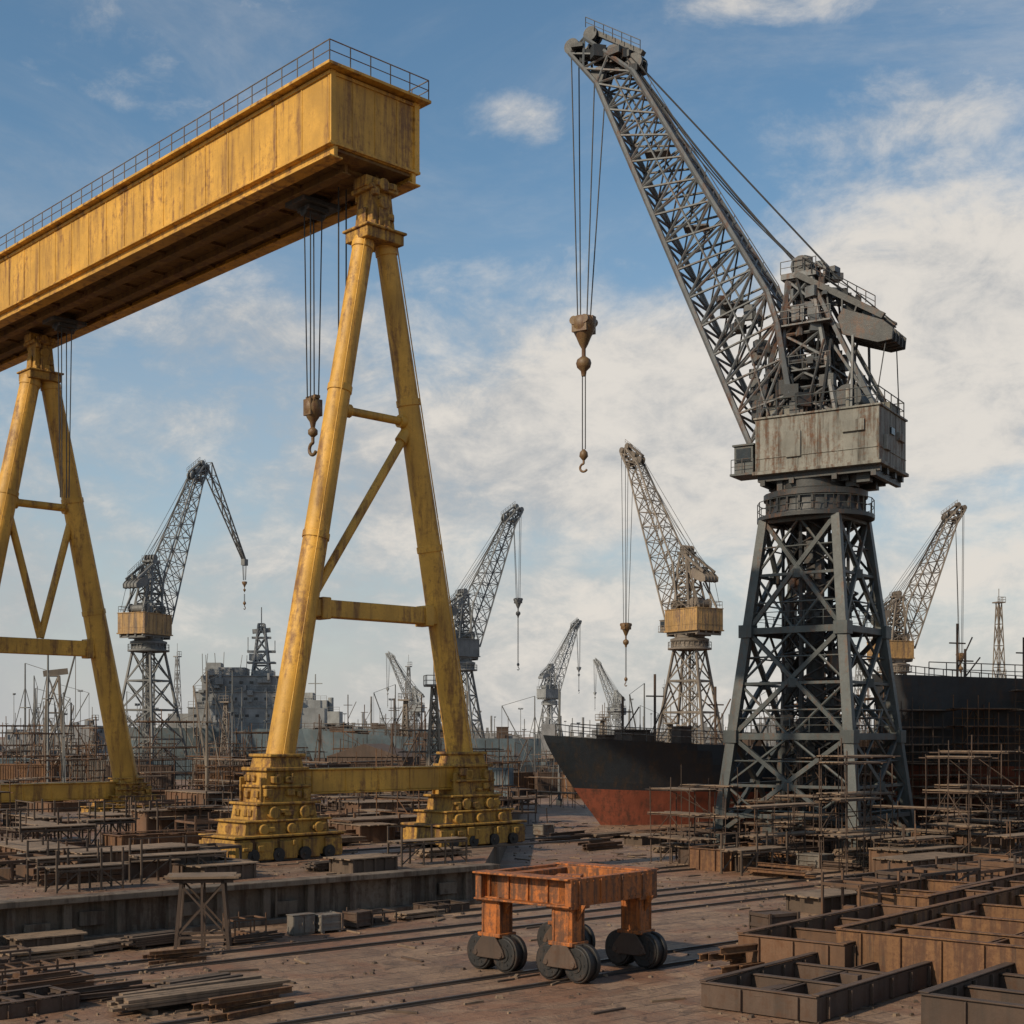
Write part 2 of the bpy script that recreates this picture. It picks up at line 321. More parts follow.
def aframe(x,sp,far=False):
    zl=3.2 if not far else 1.7; rk=1.0 if not far else 1.28; zf=1 if not far else .55
    for s in (1,-1):
        mb=MB(); a=Vector((x,s*.62,28.9)); b=Vector((x,s*sp,zl))
        mb.tube(a,b,.48*rk,24,0,.66*rk)
        for tt in (.01,.28,.55,.965):
            p=a.lerp(b,tt); q=a.lerp(b,tt+.012); rr=(.48+.18*tt)*rk+.05; mb.tube(p,q,rr,24)
        pts=[a.lerp(b,k/6)+Vector((-(.48+.18*k/6)*rk-.03,.3*s,0)) for k in range(7)]; mb.path(pts,.035,5)
        part(mb,'leg',Y_,gt,bevel=.02)
    def L(z): return .62+(sp-.62)*(28.9-z)/(28.9-zl)
    mb=MB(); z=20.6; mb.tube((x,L(z),z),(x,-L(z),z),.2*rk,12); 
    for s in (1,-1): mb.tube((x,s*(L(z)-.75),z),(x,s*(L(z)-.45),z),.32*rk,12)
    part(mb,'upper_tie',Y_,gt)
    mb=MB(); z=11.3; mb.beam((x,L(z)-.2,z),(x,-L(z)+.2,z),.7,.8*rk)
    for s in (1,-1): mb.box((x,s*(L(z)-.95),z),(.9,.5,1.0*rk))
    part(mb,'cross_beam',Y_,gt,bevel=.05)
    mb=MB()
    if not far:
        mb.tube((x,-L(20.2)+.3,20.2),(x,L(12.2)-.4,12.0),.21,12); mb.tube((x,-L(20.2)+.3,20.2),(x,-L(20.2)+.75,19.6),.3,12)
    else:
        mb.tube((x,-L(19.8)+.4,19.8),(x,0,11.9),.24,12); mb.tube((x,L(19.8)-.4,19.8),(x,0,11.9),.24,12)
    part(mb,'diagonal_brace',Y_,gt)
    mb=MB(); z=3.4 if not far else 1.75; mb.beam((x,sp-.5,z),(x,-sp+.5,z),.85,1.0); 
    mb.box((x,0,z+.54),(1.05,2*sp-1.6,.08)); mb.box((x,0,z-.54),(1.05,2*sp-1.6,.08))
    yy=-sp+1.9
    while yy<sp-1: mb.box((x,yy,z),(.93,.07,.98)); yy+=1.9
    part(mb,'sill_beam',Y_,gt,bevel=.03)
    mb=MB(); mb.box((x,0,28.95),(1.7,2.2,.5)); mb.box((x,0,29.25),(1.95,2.4,.12)); mb.box((x,0,30.25),(1.35,1.4,1.9),top=.8)
    for s in (1,-1): mb.box((x+s*.7,0,29.8),(.1,.6,.9)); mb.box((x,s*.75,29.8),(.6,.1,.9))
    mb.box((x,0,31.15),(1.6,1.6,.22)); mb.box((x,.2,31.45),(1.0,1.4,.5)); mb.tube((x-.9,.1,31.3),(x+.9,.1,31.3),.3,12)
    mb.tube((x-.8,0,30.5),(x+.8,0,30.5),.3,14)
    rr=random.Random(5)
    for k in range(12): mb.box((x+rr.choice((-.75,.75)),rr.uniform(-.8,.8),rr.uniform(29.1,31.4)),(.3,.3,.3),rr.random())
    part(mb,'leg_head',YP,gt,bevel=.04)
    for s in (1,-1):
        mb=MB(); y=s*sp; rr=random.Random(int(x*7+s*3+50))
        def bx(c,d,rot=0,top=1.0): mb.box((c[0],c[1],c[2]*zf),(d[0],d[1],d[2]*zf),rot,0,top)
        bx((x,y+s*.15,.60),(2.7,5.8,.8),top=.97)
        for k in (-2.1,-1,0.1,1.2,2.2): bx((x-1.36,y+s*.15+k*1.1,.5),(.2,.9,.8)); bx((x+1.36,y+s*.15+k*1.1,.5),(.2,.9,.8))
        bx((x,y+s*.1,1.12),(2.95,5.9,.12))
        bx((x,y+s*.1,1.42),(2.3,4.5,.6),top=.96); bx((x,y+s*.1,1.76),(2.5,4.6,.1))
        for k in (-1,0,1): mb.tube((x-1.35,y+k*1.45,1.4*zf),(x+1.35,y+k*1.45,1.4*zf),.24*zf,14)
        bx((x,y+s*.05,2.1),(2.0,3.3,.7),top=.94); bx((x,y,2.5),(2.25,3.4,.12))
        for k in (-.8,.8): mb.tube((x-1.2,y+k,2.1*zf),(x+1.2,y+k,2.1*zf),.28*zf,16)
        bx((x,y,2.85),(1.75,2.4,.7),top=.95); bx((x,y,3.25),(2.05,2.5,.12)); bx((x,y,3.6),(1.65,2.1,.65),top=.95)
        bx((x,y,4.0),(2.0,2.3,.16)); bx((x,y-s*.08,4.3),(1.6,1.8,.5),top=.9); bx((x,y-s*.1,4.6),(1.75,1.9,.14))
        for k in range(24):
            zz=rr.choice((.7,1.4,2.1,2.9,3.6)); hw={.7:(1.4,2.7),1.4:(1.2,2.1),2.1:(1.05,1.5),2.9:(.92,1.1),3.6:(.9,.9)}[zz]
            bx((x-hw[0],y+rr.uniform(-1,1)*hw[1],zz+rr.uniform(-.1,.1)),(.26,.14+rr.random()*.35,.14+rr.random()*.35),0)
            if k%2: bx((x+rr.uniform(-.8,.8)*hw[0],y+s*(hw[1]+.1),zz),(.3,.3,.3),0)
        for k in (-1,1):
            for q in (-.8,.8): bx((x+q,y+k*1.2,3.0),(.08,.3,1.3))
        bo=part(mb,'bogie',YP,gt,bevel=.04)
        for k in (-1.9,-.6,.8,2.1):
            mb=MB(); yc=y+s*k; q=.3; mb.tube((x-1.5,yc,q),(x-1.1,yc,q),q,16); mb.tube((x+1.1,yc,q),(x+1.5,yc,q),q,16); mb.tube((x-1.55,yc,q),(x+1.55,yc,q),.1,8)
            part(mb,'wheel',TY,bo)
aframe(0,5.6); aframe(35.5,6.3,True)
def gropes(x,zb,block=True,y=0):
    mb=MB(); mb.box((x,y,31.5),(1.6,2.2,.25)); mb.box((x,y,31.3),(1.0,1.2,.3)); mb.tube((x,y-.6,31.15),(x,y+.6,31.15),.25,14)
    tr=part(mb,'hoist_trolley',DK,gt,bevel=.03)
    mb=MB()
    for a,b in ((-.35,-.3),(.35,-.3),(-.3,.35),(.3,.3)): mb.tube((x+a,y+b,31.2),(x+a*.5,y+b*.7,zb),.035,5)
    part(mb,'hoist_rope',RO,tr)
    if block:
        mb=MB(); mb.lathe([(.1,.5),(.34,.42),(.44,.1),(.44,-.15),(.3,-.5),(.16,-.7),(.1,-1.0)],(x,y,zb),14)
        for s in (-1,1): mb.box((x,y+s*.3,zb),(.6,.12,.8)); mb.box((x+s*.3,y,zb+.1),(.1,.4,.5))
        mb.box((x,y,zb+.5),(.8,.3,.15)); mb.lathe([(.08,.2),(.24,.05),(.24,-.15),(.08,-.3)],(x,y,zb-1.15),12); hook(mb,(x,y,zb-1.3),.85)
        part(mb,'hook_block',HK,tr)
gropes(4.15,21.6,True,.6); gropes(31.0,20.5,False,.5)
mb=MB()
for a in (-.2,.25): mb.tube((1.9,gy+a-.3,31.8),(1.9,gy+a-.3,24.5),.04,5)
part(mb,'hoist_rope',RO,gt)
# ------------------------------------------------------------------ slewing cranes
def crane(label,loc,head,scale,M,tang=-82,th=1.0,bays=13,fly=None,lod=0,seed=1,dropblock=35.5,drophook=26.3,sxyz=None):
    rr=random.Random(seed)
    root=bpy.data.objects.new('slewing_crane',None); COL.objects.link(root); root.location=loc; root.rotation_euler=(0,0,head); root.scale=sxyz or (scale,)*3
    root['label']=label; root['category']='crane'
    ta=R(tang)-head
    HB_=6.1 if lod==0 else 6.7
    def sq(hd,z,off=0): return [Vector((hd*math.cos(ta+off+k*math.pi/2),hd*math.sin(ta+off+k*math.pi/2),z)) for k in range(4)]
    mb=MB(); lv=[.7,6.8,13.4,20.4] if lod==0 else [.7,5.4,10.4,15.4,20.4]; hd=lambda z:HB_+((3.25 if lod==0 else 2.7)-HB_)*(z-.7)/19.7
    S=[sq(hd(z),z) for z in lv]; NL=len(lv); lw=.64 if lod==0 else .42; bw=.27 if lod==0 else .2
    for k in range(4):
        mb.beam(S[0][k],S[-1][k],lw,lw,0,w2=lw*.8,h2=lw*.8)
        p=S[0][k]; mb.box((p.x,p.y,.35),(1.7,1.7,.7),ta+math.pi/4); mb.box((p.x,p.y,.85),(1.2,1.2,.4),ta+math.pi/4)
    for j in range(NL):
        for k in range(4):
            a,b=S[j][k],S[j][(k+1)%4]
            if j>0: mb.beam(a,b,bw*1.15,bw*1.5)
            else: mb.beam(a+Vector((0,0,1.2)),b+Vector((0,0,1.2)),bw)
            if j<NL-1:
                c,d=S[j+1][k],S[j+1][(k+1)%4]
                mb.beam(a,d,bw,bw); mb.beam(b,c,bw*.95,bw*.95)
                m1=a.lerp(c,.5); m2=b.lerp(d,.5); ce=(a+b+c+d)/4
                if lod==0:
                    mb.beam(m1,m2,.18); mb.tube(a.lerp(b,.5),m1,.09,5); mb.tube(a.lerp(b,.5),m2,.09,5); mb.tube(c.lerp(d,.5),m1,.09,5); mb.tube(c.lerp(d,.5),m2,.09,5)
                    q1=a.lerp(c,.25); q2=b.lerp(d,.25); mb.tube(q1,q2,.06,5); q1=a.lerp(c,.75); q2=b.lerp(d,.75); mb.tube(q1,q2,.06,5)
                    mb.box(tuple(ce),(.5,.5,.55),ta)
    if lod==0:
        for k in range(4):
            for j in (1,2): mb.box(tuple(S[j][k]),(.85,.85,.8),ta+math.pi/4)
            mb.tube(S[1][k],S[1][(k+2)%4],.1,5)
            # ladder up one leg
        for j in (1,2):
            A=S[j]
            mb.rail([tuple(A[k]+Vector((0,0,.25))) for k in (0,1,2,3,0)],.9,1.3,.03)
            B=sq(hd(lv[j])-.8,lv[j]+.12); 
            for k in range(4): mb.beam(B[k],B[(k+1)%4],.7,.05)
        for i in range(9):
            z0=.9+i*2.15; mb.beam((1.9-(i%2)*3.8,-2.2,z0),(-1.9+(i%2)*3.8,-2.2,z0+2.15),.5,.1); mb.tube((1.9-(i%2)*3.8,-2.4,z0+.9),(-1.9+(i%2)*3.8,-2.4,z0+3.05),.035,5)
    tw=part(mb,'tower',M['steel'],root,bevel=.02 if lod==0 else 0)
    mb=MB(); nb=12 if lod==0 else 8
    cw=2.1 if lod==0 else 1.3
    mb.truss([sq(cw,.3+20.2*i/nb,.78) for i in range(nb+1)],.11 if lod==0 else .08,.07 if lod==0 else .05,5,'X'); mb.tube((0,0,.2),(0,0,20.4),.55 if lod==0 else .22,12)
    if lod==0:
        for i in range(nb):
            a=sq(1.6,.3+20.2*i/nb,.78); b=sq(1.6,.3+20.2*(i+1)/nb,.78); mb.beam(a[i%4],b[(i+1)%4],.6,.08)
        for i in range(90):
            a=rr.uniform(0,6.28); q=rr.uniform(.6,1.9); z=rr.uniform(1,19); mb.box((q*math.cos(a),q*math.sin(a),z),(rr.uniform(.2,.6),rr.uniform(.2,.6),rr.uniform(.3,1.6)),a)
        for i in range(10):
            a=rr.uniform(0,6.28); q=rr.uniform(1.2,2); mb.tube((q*math.cos(a),q*math.sin(a),rr.uniform(0,6)),(q*math.cos(a),q*math.sin(a),rr.uniform(14,20)),.09,6)
    part(mb,'central_column',M['dark'],tw)
    mb=MB(); mb.lathe([(3.5,0),(3.5,.25),(3.0,.26),(2.8,.9),(2.8,1.3),(3.1,1.35),(3.1,1.7),(2.4,1.9),(2.4,2.6)],(0,0,20.4),28)
    for i in range(24): a=i*math.pi/12; mb.box((2.85*math.cos(a),2.85*math.sin(a),21.3),(.25,.14,.9),a)
    sr=part(mb,'slewing_ring',M['dark'],root)
    mb=MB(); pts=[(3.45*math.cos(i*math.pi/10),3.45*math.sin(i*math.pi/10),20.65) for i in range(21)]; mb.rail(pts,.95,1.2,.03*th); part(mb,'railing',M['steel'],sr)
    mb=MB(); mb.box((-.95,0,25.0),(7.5,5.5,3.3)); mb.box((-.95,0,26.72),(7.7,5.7,.12)); mb.box((-.95,0,23.28),(7.8,5.8,.2))
    xx=-4.65
    while xx<2.8:
        for s in (1,-1): mb.box((xx,s*2.76,25),(.06,.04,3.2))
        xx+=1.2
    for yy in (-1.8,-.6,.6,1.8): mb.box((-4.71,yy,25),(.04,.06,3.2))
    mb.box((-.95,2.77,24.2),(7.4,.05,.06)); mb.box((-4.72,0,24.2),(.05,5.4,.06))
    if lod==0:
        mb.box((-3.2,2.84,25.6),(1.3,.12,.7)); mb.box((.4,2.83,24.9),(.9,.1,1.6)); mb.box((1.6,1.2,27.1),(1.6,1.6,.7)); mb.box((-4.0,-1.0,27.1),(1.1,2.2,.6)); mb.tube((-2.6,1.9,26.7),(-2.6,1.9,28.1),.14,8)
        mb.box((-4.8,1.5,24.6),(.2,.9,.9)); mb.box((-4.8,-1.4,25.4),(.18,1.2,.5))
    hs=part(mb,'machinery_house',M['house'],root,bevel=.03 if lod==0 else 0)
    mb=MB()
    for yy in (-2.3,-.8,.8,2.3): mb.box((-.95,yy,23.0),(7.4,.35,.4))
    for xx in (-4.3,-2,.6,2.4): mb.box((xx,0,22.7),(.3,5.2,.35))
    mb.box((-.4,0,22.75),(4.4,3.6,.5))
    if lod==0:
        for k in range(22): mb.box((rr.uniform(-4,2.5),rr.uniform(-2.4,2.5),22.6),(rr.uniform(.3,1.2),rr.uniform(.3,1),rr.uniform(.3,.9)))
    part(mb,'under_frame',M['dark'],hs)
    if lod==0:
        mb=MB(); mb.box((-4.76,.3,25.5),(.1,.7,.4)); part(mb,'window',GLASS,hs)
        mb=MB()
        for k in range(60):
            x_=rr.uniform(-2.6,3.6); z_=27+abs(rr.gauss(0,1.5)); mb.box((x_,rr.uniform(-2,2.3),z_),(rr.uniform(.2,.9),rr.uniform(.2,.9),rr.uniform(.3,1.3)),rr.choice((0,.3,.8)))
        for k in range(30):
            a=Vector((rr.uniform(-2.5,3.5),rr.uniform(-2,2.2),26.8)); mb.tube(a,a+Vector((rr.uniform(-1.5,1.5),rr.uniform(-.8,.8),rr.uniform(1.5,6))),.08,5)
        part(mb,'winch_machinery',M['dark'],hs)
    mb=MB(); mb.rail([(2.7,2.7,26.8),(-4.6,2.7,26.8),(-4.6,-2.7,26.8),(2.7,-2.7,26.8)],1.05,1.3,.035*th); part(mb,'railing',M['steel'],hs)
    mb=MB(); mb.box((3.6,1.9,24.3),(1.2,1.4,1.7)); mb.box((3.6,1.9,25.22),(1.4,1.6,.12)); mb.box((3.2,1.9,23.35),(2.4,1.9,.14)); mb.rail([(2.9,2.85,23.4),(4.3,2.85,23.4)],.9,.8,.03*th)
    cb=part(mb,'operator_cab',M['steel'],root,bevel=.02 if lod==0 else 0)
    mb=MB(); mb.box((4.22,1.9,24.6),(.06,1.1,.8)); mb.box((3.6,2.62,24.6),(.9,.06,.8)); part(mb,'window',GLASS,cb)
    mb=MB(); ms=[]
    for i in range(6):
        t=i/5; hx=1.75+(.75-1.75)*t; hy=1.9+(.85-1.9)*t; cx=-.1+.8*t; z=26.8+8.9*t
        ms.append([Vector((cx-hx,-hy,z)),Vector((cx+hx,-hy,z)),Vector((cx+hx,hy,z)),Vector((cx-hx,hy,z))])
    mb.truss(ms,.17*th,.1*th,6,'X')
    for s in (-1,1):
        mb.beam((-4.2,s*1.9,26.8),(-.1,s*.9,35.4),.24); mb.beam((-4.2,s*1.9,26.8),(-1.6,s*1.4,31),.15); mb.beam((-2.8,s*1.6,31.4),(-2.8,s*1.9,26.8),.13)
        mb.beam((2.9,s*2.2,26.8),(1.3,s*.9,35.5),.24)
    mb.box((.7,0,35.9),(2.2,2.2,.35)); mb.rail([(-.4,1.1,36.05),(1.8,1.1,36.05)],.8,.7,.03*th)
    if lod==0:
        for zz in (29.7,32.6):
            mb.box((.2,0,zz),(3.4,3.6,.1)); mb.rail([(-1.5,1.8,zz),(1.9,1.8,zz),(1.9,-1.8,zz)],.9,.8,.03)
        for k in range(80):
            z=rr.uniform(27,37.4); q=1.7-(z-27)*.05
            mb.box((rr.uniform(-q,q)+.2,rr.uniform(-q,q),z),(rr.uniform(.15,.8),rr.uniform(.15,.8),rr.uniform(.2,1.1)),rr.uniform(0,1.5))
    mst=part(mb,'mast',M['jib'],root)
    for yy in (-.9,-.3,.3,.9):
        mb=MB(); mb.tube((.6,yy-.1,36.5),(.6,yy+.1,36.5),.62,14); mb.tube((.6,yy-.16,36.5),(.6,yy+.16,36.5),.2,10); part(mb,'sheave',M['dark'],mst)
    for xx,q in ((-2.5,.65),(1.7,.7)):
        mb=MB(); mb.tube((xx,-1.6,27.6),(xx,1.6,27.6),q,16); mb.tube((xx,-1.7,27.6),(xx,-1.55,27.6),q+.2,16); mb.tube((xx,1.55,27.6),(xx,1.7,27.6),q+.2,16); part(mb,'rope_drum',M['dark'],mst)
    mb=MB()
    for s in (-1,1):
        mb.beam((.9,s*1.0,36.0),(-4.5,s*1.2,32.4),.26,.36); mb.beam((.6,s*1.0,33.6),(-2.4,s*1.2,31.9),.2,.24)
        for i in range(5):
            a=Vector((.9,s*1.0,36.0)).lerp(Vector((-3,s*1.2,33.5)),i/4); b=Vector((.6,s*1.0,33.6)).lerp(Vector((-2.4,s*1.2,31.9)),min(1,(i+.5)/4)); mb.tube(a,b,.08*th,5)
    mb.rail([(.4,1.15,36.2),(-4,1.2,33.0)],.7,.7,.03*th)
    if lod==0:
        for k in range(26): t=rr.random(); mb.box((.6-4*t,rr.uniform(-1,1),35.6-2.6*t+rr.uniform(-.5,.5)),(rr.uniform(.2,.8),rr.uniform(.2,.8),rr.uniform(.2,.7)),.4)
    ar=part(mb,'counterweight_arm',M['dark'] if lod==0 else M['jib'],root)
    mb=MB(); mb.xprism([(-1.9,32.7),(-2.2,33.1),(-4.5,32.0),(-5.0,31.5),(-4.95,30.95),(-4.2,30.9),(-2.2,31.7)],-1.35,1.35)
    for yy in (-1.36,-.7,0,.7,1.36): mb.xprism([(-1.8,32.7),(-2.15,33.22),(-4.52,32.12),(-5.12,31.55),(-5.05,30.85),(-4.2,30.78),(-2.1,31.6)],yy-.05,yy+.05)
    mb.box((-3.4,.6,32.9),(.6,.5,.7)); mb.box((-2.8,-.5,33.1),(.8,.7,.5))
    part(mb,'counterweight',M['weight'],ar,bevel=.03 if lod==0 else 0)
    def fp(t): return (3.3+11.2*t,25.3+26.3*t)
    def bp(t):
        if t<.2: k=t/.2; return (.9+1.1*k,28.2+6.0*k)
        k=(t-.2)/.8; return (2+9.9*k,34.2+17.6*k)
    mb=MB(); secs=[]
    for i in range(bays+1):
        t=i/bays; w=2.3+(.85-2.3)*t; fx,fz=fp(t); bx_,bz=bp(t)
        secs.append([Vector((fx,-w,fz)),Vector((fx,w,fz)),Vector((bx_,w*.9,bz)),Vector((bx_,-w*.9,bz))])
    mb.truss(secs,(.19 if lod==0 else .14)*th,(.085 if lod==0 else .065)*th,6,'X')
    end=secs[-1]; nose=[Vector((16.7,-.5,54.4)),Vector((16.7,.5,54.4)),Vector((15.6,.5,55.2)),Vector((15.6,-.5,55.2))]
    mid=[(a+b)/2 for a,b in zip(end,nose)]; mb.truss([end,mid,nose],.16*th,.09*th,6,'X')
    if lod==0:
        for i in range(bays):
            A=secs[i];B=secs[i+1]
            mb.tube((A[0]+A[3])/2,(B[0]+B[3])/2,.07,5); mb.tube((A[1]+A[2])/2,(B[1]+B[2])/2,.07,5)
            c1=(A[2]+A[3])/2; c2=(B[2]+B[3])/2; mb.beam(c1,c2,.7,.06)
            mb.tube(c1+Vector((-.2,.4,.8)),c2+Vector((-.2,.4,.8)),.03,4); mb.tube(c1+Vector((0,.4,0)),c1+Vector((-.2,.4,.8)),.03,4)
            mb.tube(A[0],B[2],.06,5); mb.tube(A[1],B[3],.06,5)
            if i%3==1: mb.box(tuple((A[0]+A[1]+A[2]+A[3])/4),(1.6,1.2,.12),.3)
            if i<5:
                for k in range(6): p=(A[0]+A[1]+A[2]+A[3])/4; mb.box((p.x+rr.uniform(-1,1.2),p.y+rr.uniform(-1.5,1.5),p.z+rr.uniform(-1,1)),(rr.uniform(.2,.8),rr.uniform(.2,.8),rr.uniform(.3,1.0)),rr.random())
    jb=part(mb,'jib',M['jib'],root)
    mb=MB()
    for (a,b,q) in ((16.6,54.9,.55),(15.2,55.4,.5),(13.6,53.6,.6),(12.0,52.6,.6),(14.6,52.4,.55)):
        for yy in (-.35,.35): mb.tube((a,yy-.12,b),(a,yy+.12,b),q,14)
    for k in range(36 if lod==0 else 6):
        t=rr.random(); mb.box((12+4.5*t+rr.uniform(-.5,.5),rr.uniform(-.7,.7),52.5+2.4*t+rr.uniform(-.5,.5)),(rr.uniform(.2,.9),rr.uniform(.2,.9),rr.uniform(.2,.8)),rr.uniform(0,1.5))
    mb.beam((11.5,0,53.2),(15.5,0,55.9),.5,.3); mb.rail([(11.5,.5,53.2),(15.5,.5,55.9)],.7,.8,.03*th)
    part(mb,'jib_head',M['dark'] if lod==0 else M['jib'],jb)
    mb=MB()
    for yy in (-.9,-.3,.3,.9):
        n=8; a=Vector((12.6,yy*.6,53.2)); b=Vector((.8+abs(yy)*.6,yy*1.3,36.4+abs(yy))); pts=[]
        for i in range(n+1):
            t=i/n; p=a.lerp(b,t); p.z-=math.sin(t*math.pi)*.5*(.4+abs(yy)*1.5); pts.append(p)
        mb.path(pts,.045*th,5)
    for yy in (-.5,.5): mb.tube((13.0,yy,54.0),(-1.6,yy,35.4),.035*th,5); mb.tube((-1.6,yy,35.4),(-4.8,yy,32.2),.04*th,5)
    for yy in (-.5,.5): mb.tube((.8,yy,37),(-4.6,yy*2,32.2),.05*th,5); mb.tube((-4.6,yy*2.2,31),(-4.4,yy*4.8,27),.035*th,5)
    part(mb,'luffing_rope',RO,root)
    if fly:
        F=Vector((fly[0],0,fly[1])); N=Vector((16.2,0,54.8)); mb=MB(); secs=[]
        d=(F-N).normalized(); pr=Vector((-d.z,0,d.x)); pr=pr if pr.z>0 else -pr
        for i in range(9):
            t=i/8; w=.6-.35*t; hgt=1.5*(1-t)+.3; p=N.lerp(F,t)
            secs.append([p+Vector((0,-w,0)),p+Vector((0,w,0)),p+pr*hgt+Vector((0,w,0)),p+pr*hgt+Vector((0,-w,0))])
        mb.truss(secs,.13*th,.06*th,5,'Z'); mb.box(tuple(F),(1.2,.8,1.2)); mb.tube(N+Vector((0,0,1.5)),F+Vector((0,0,.5)),.05,5); part(mb,'fly_jib',M['jib'],jb)
        hx=F.x; zt=F.z; zb=F.z-4; zh=F.z-8
    else: hx=15.9; zt=54.4; zb=dropblock; zh=drophook
    mb=MB(); 
    for a,b,c in ((.75,.5,.35),(.55,.5,-.35),(-1.0,-.5,.35),(-1.5,-.55,-.35)): mb.tube((hx+(a if not fly else a*.2),c,zt-.3 if a>0 else zt-2.0*(not fly)),(hx+b*.7*(1 if not fly else .3),c*.6,zb+.6),.045*th,5)
    mb.tube((hx-.12,0,zb-2),(hx-.12,0,zh+.6),.04*th,5); mb.tube((hx+.1,0,zb-2),(hx+.1,0,zh+.6),.04*th,5)
    hr=part(mb,'hoist_rope',RO,jb)
    hk=1.0 if not fly else .5
    mb=MB(); mb.lathe([(q*hk,z*hk) for q,z in [(.3,.75),(.7,.7),(.85,.45),(.8,-.1),(.5,-.7),(.3,-1.2),(.14,-1.5),(.14,-2.1)]],(hx,0,zb),18)
    mb.box((hx,0,zb+.55*hk),(1.6*hk,.5*hk,.25*hk)); mb.box((hx,.6*hk,zb+.1*hk),(1.1*hk,.2*hk,1.0*hk)); mb.box((hx,-.6*hk,zb+.1*hk),(1.1*hk,.2*hk,1.0*hk)); mb.lathe([(q*hk,z*hk) for q,z in [(.12,.5),(.45,.25),(.52,0),(.45,-.3),(.2,-.55),(.15,-.9)]],(hx,0,zb-2.5*hk),14)
    for s in (-1,1): mb.tube((hx+s*.4*hk,-.75*hk,zb+.4*hk),(hx+s*.4*hk,.75*hk,zb+.4*hk),.3*hk,12)
    part(mb,'hook_block',M['hook'],hr)
    mb=MB(); mb.lathe([(.08,.6),(.26,.4),(.3,.1),(.1,-.15)],(hx,0,zh),12); hook(mb,(hx,0,zh),.8); part(mb,'hook',M['hook'],hr)
    return root
MA=dict(steel=GR,house=HS,dark=DK,weight=DK,jib=GL,hook=HK)
crane('tall grey-green lattice slewing crane with box machinery house and raised jib',(19.5,90,0),R(148),1.0,MA,sxyz=(1.07,1.0,1.015),dropblock=35.3,drophook=26.2)
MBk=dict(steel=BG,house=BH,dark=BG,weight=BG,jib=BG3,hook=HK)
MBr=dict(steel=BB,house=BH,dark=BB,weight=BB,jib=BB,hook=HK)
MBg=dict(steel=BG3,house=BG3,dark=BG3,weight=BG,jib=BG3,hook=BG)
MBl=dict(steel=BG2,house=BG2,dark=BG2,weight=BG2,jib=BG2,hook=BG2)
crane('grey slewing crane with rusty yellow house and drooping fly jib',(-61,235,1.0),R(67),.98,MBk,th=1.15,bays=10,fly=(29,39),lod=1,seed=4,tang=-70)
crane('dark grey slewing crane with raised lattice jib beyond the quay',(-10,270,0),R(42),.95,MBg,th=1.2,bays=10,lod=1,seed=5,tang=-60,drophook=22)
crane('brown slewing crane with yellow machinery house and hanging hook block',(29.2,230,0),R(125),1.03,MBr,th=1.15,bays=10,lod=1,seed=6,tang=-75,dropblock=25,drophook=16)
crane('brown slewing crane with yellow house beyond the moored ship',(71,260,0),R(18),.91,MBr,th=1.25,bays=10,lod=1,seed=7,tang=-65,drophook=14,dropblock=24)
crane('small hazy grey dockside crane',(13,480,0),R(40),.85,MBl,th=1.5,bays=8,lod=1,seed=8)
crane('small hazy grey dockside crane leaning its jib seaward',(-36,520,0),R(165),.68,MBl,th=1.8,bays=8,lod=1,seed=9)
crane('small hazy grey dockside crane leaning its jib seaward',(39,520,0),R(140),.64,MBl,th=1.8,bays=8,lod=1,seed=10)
# ------------------------------------------------------------------ orange cart
ct=bpy.data.objects.new('bogie_cart',None); COL.objects.link(ct)
ct.location=(1.6,39.9,0); ct.rotation_euler=(0,0,math.atan2(.66,-.75)); ct.scale=(.88,.88,.97); ct['label']='orange rusty steel cart frame on four twin-wheel legs'; ct['category']='cart'
LX,LY=3.1,3.7
mb=MB(); zt=2.62; hb=.75
mb.beam((-.4,0,zt),(LX+.45,0,zt),.42,hb); mb.beam((-.4,-LY,zt),(LX+.45,-LY,zt),.42,hb)
mb.beam((0,.21,zt-.02),(0,-LY-.21,zt-.02),.46,hb-.06); mb.beam((LX,.21,zt-.02),(LX,-LY-.21,zt-.02),.46,hb-.06)
for x0 in (-.4,LX+.4): mb.beam((x0,.5,zt-.0),(x0,-LY-.5,zt-.0),.26,hb+.06)
for y0 in (.3,-LY-.3): mb.beam((-.5,y0,zt+.40),(LX+.55,y0,zt+.40),.7,.06); mb.beam((-.5,y0,zt-.40),(LX+.55,y0,zt-.40),.55,.06)
mb.beam((LX/2,0,zt-.1),(LX/2,-LY,zt-.1),.3,.4); mb.beam((0,-LY/2,zt-.1),(LX,-LY/2,zt-.1),.3,.38)
for k in range(5): mb.box((-.2+k*.85,.24,zt),(.05,.1,hb-.05)) 
for k in range(4): mb.box((-.54,.1-k*1.15,zt),(.06,.05,hb-.05))
for k in range(14): mb.tube((-.56,.35-k*.33,zt+.3),(-.52,.35-k*.33,zt+.3),.03,6); mb.tube((-.56,.35-k*.33,zt-.3),(-.52,.35-k*.33,zt-.3),.03,6)
mb.box((.8,-1.2,zt+.1),(.7,.9,.3),.2); mb.box((1.9,-2.4,zt+.05),(.9,.6,.35),.5)
fr=part(mb,'frame',OR,ct,bevel=.02)
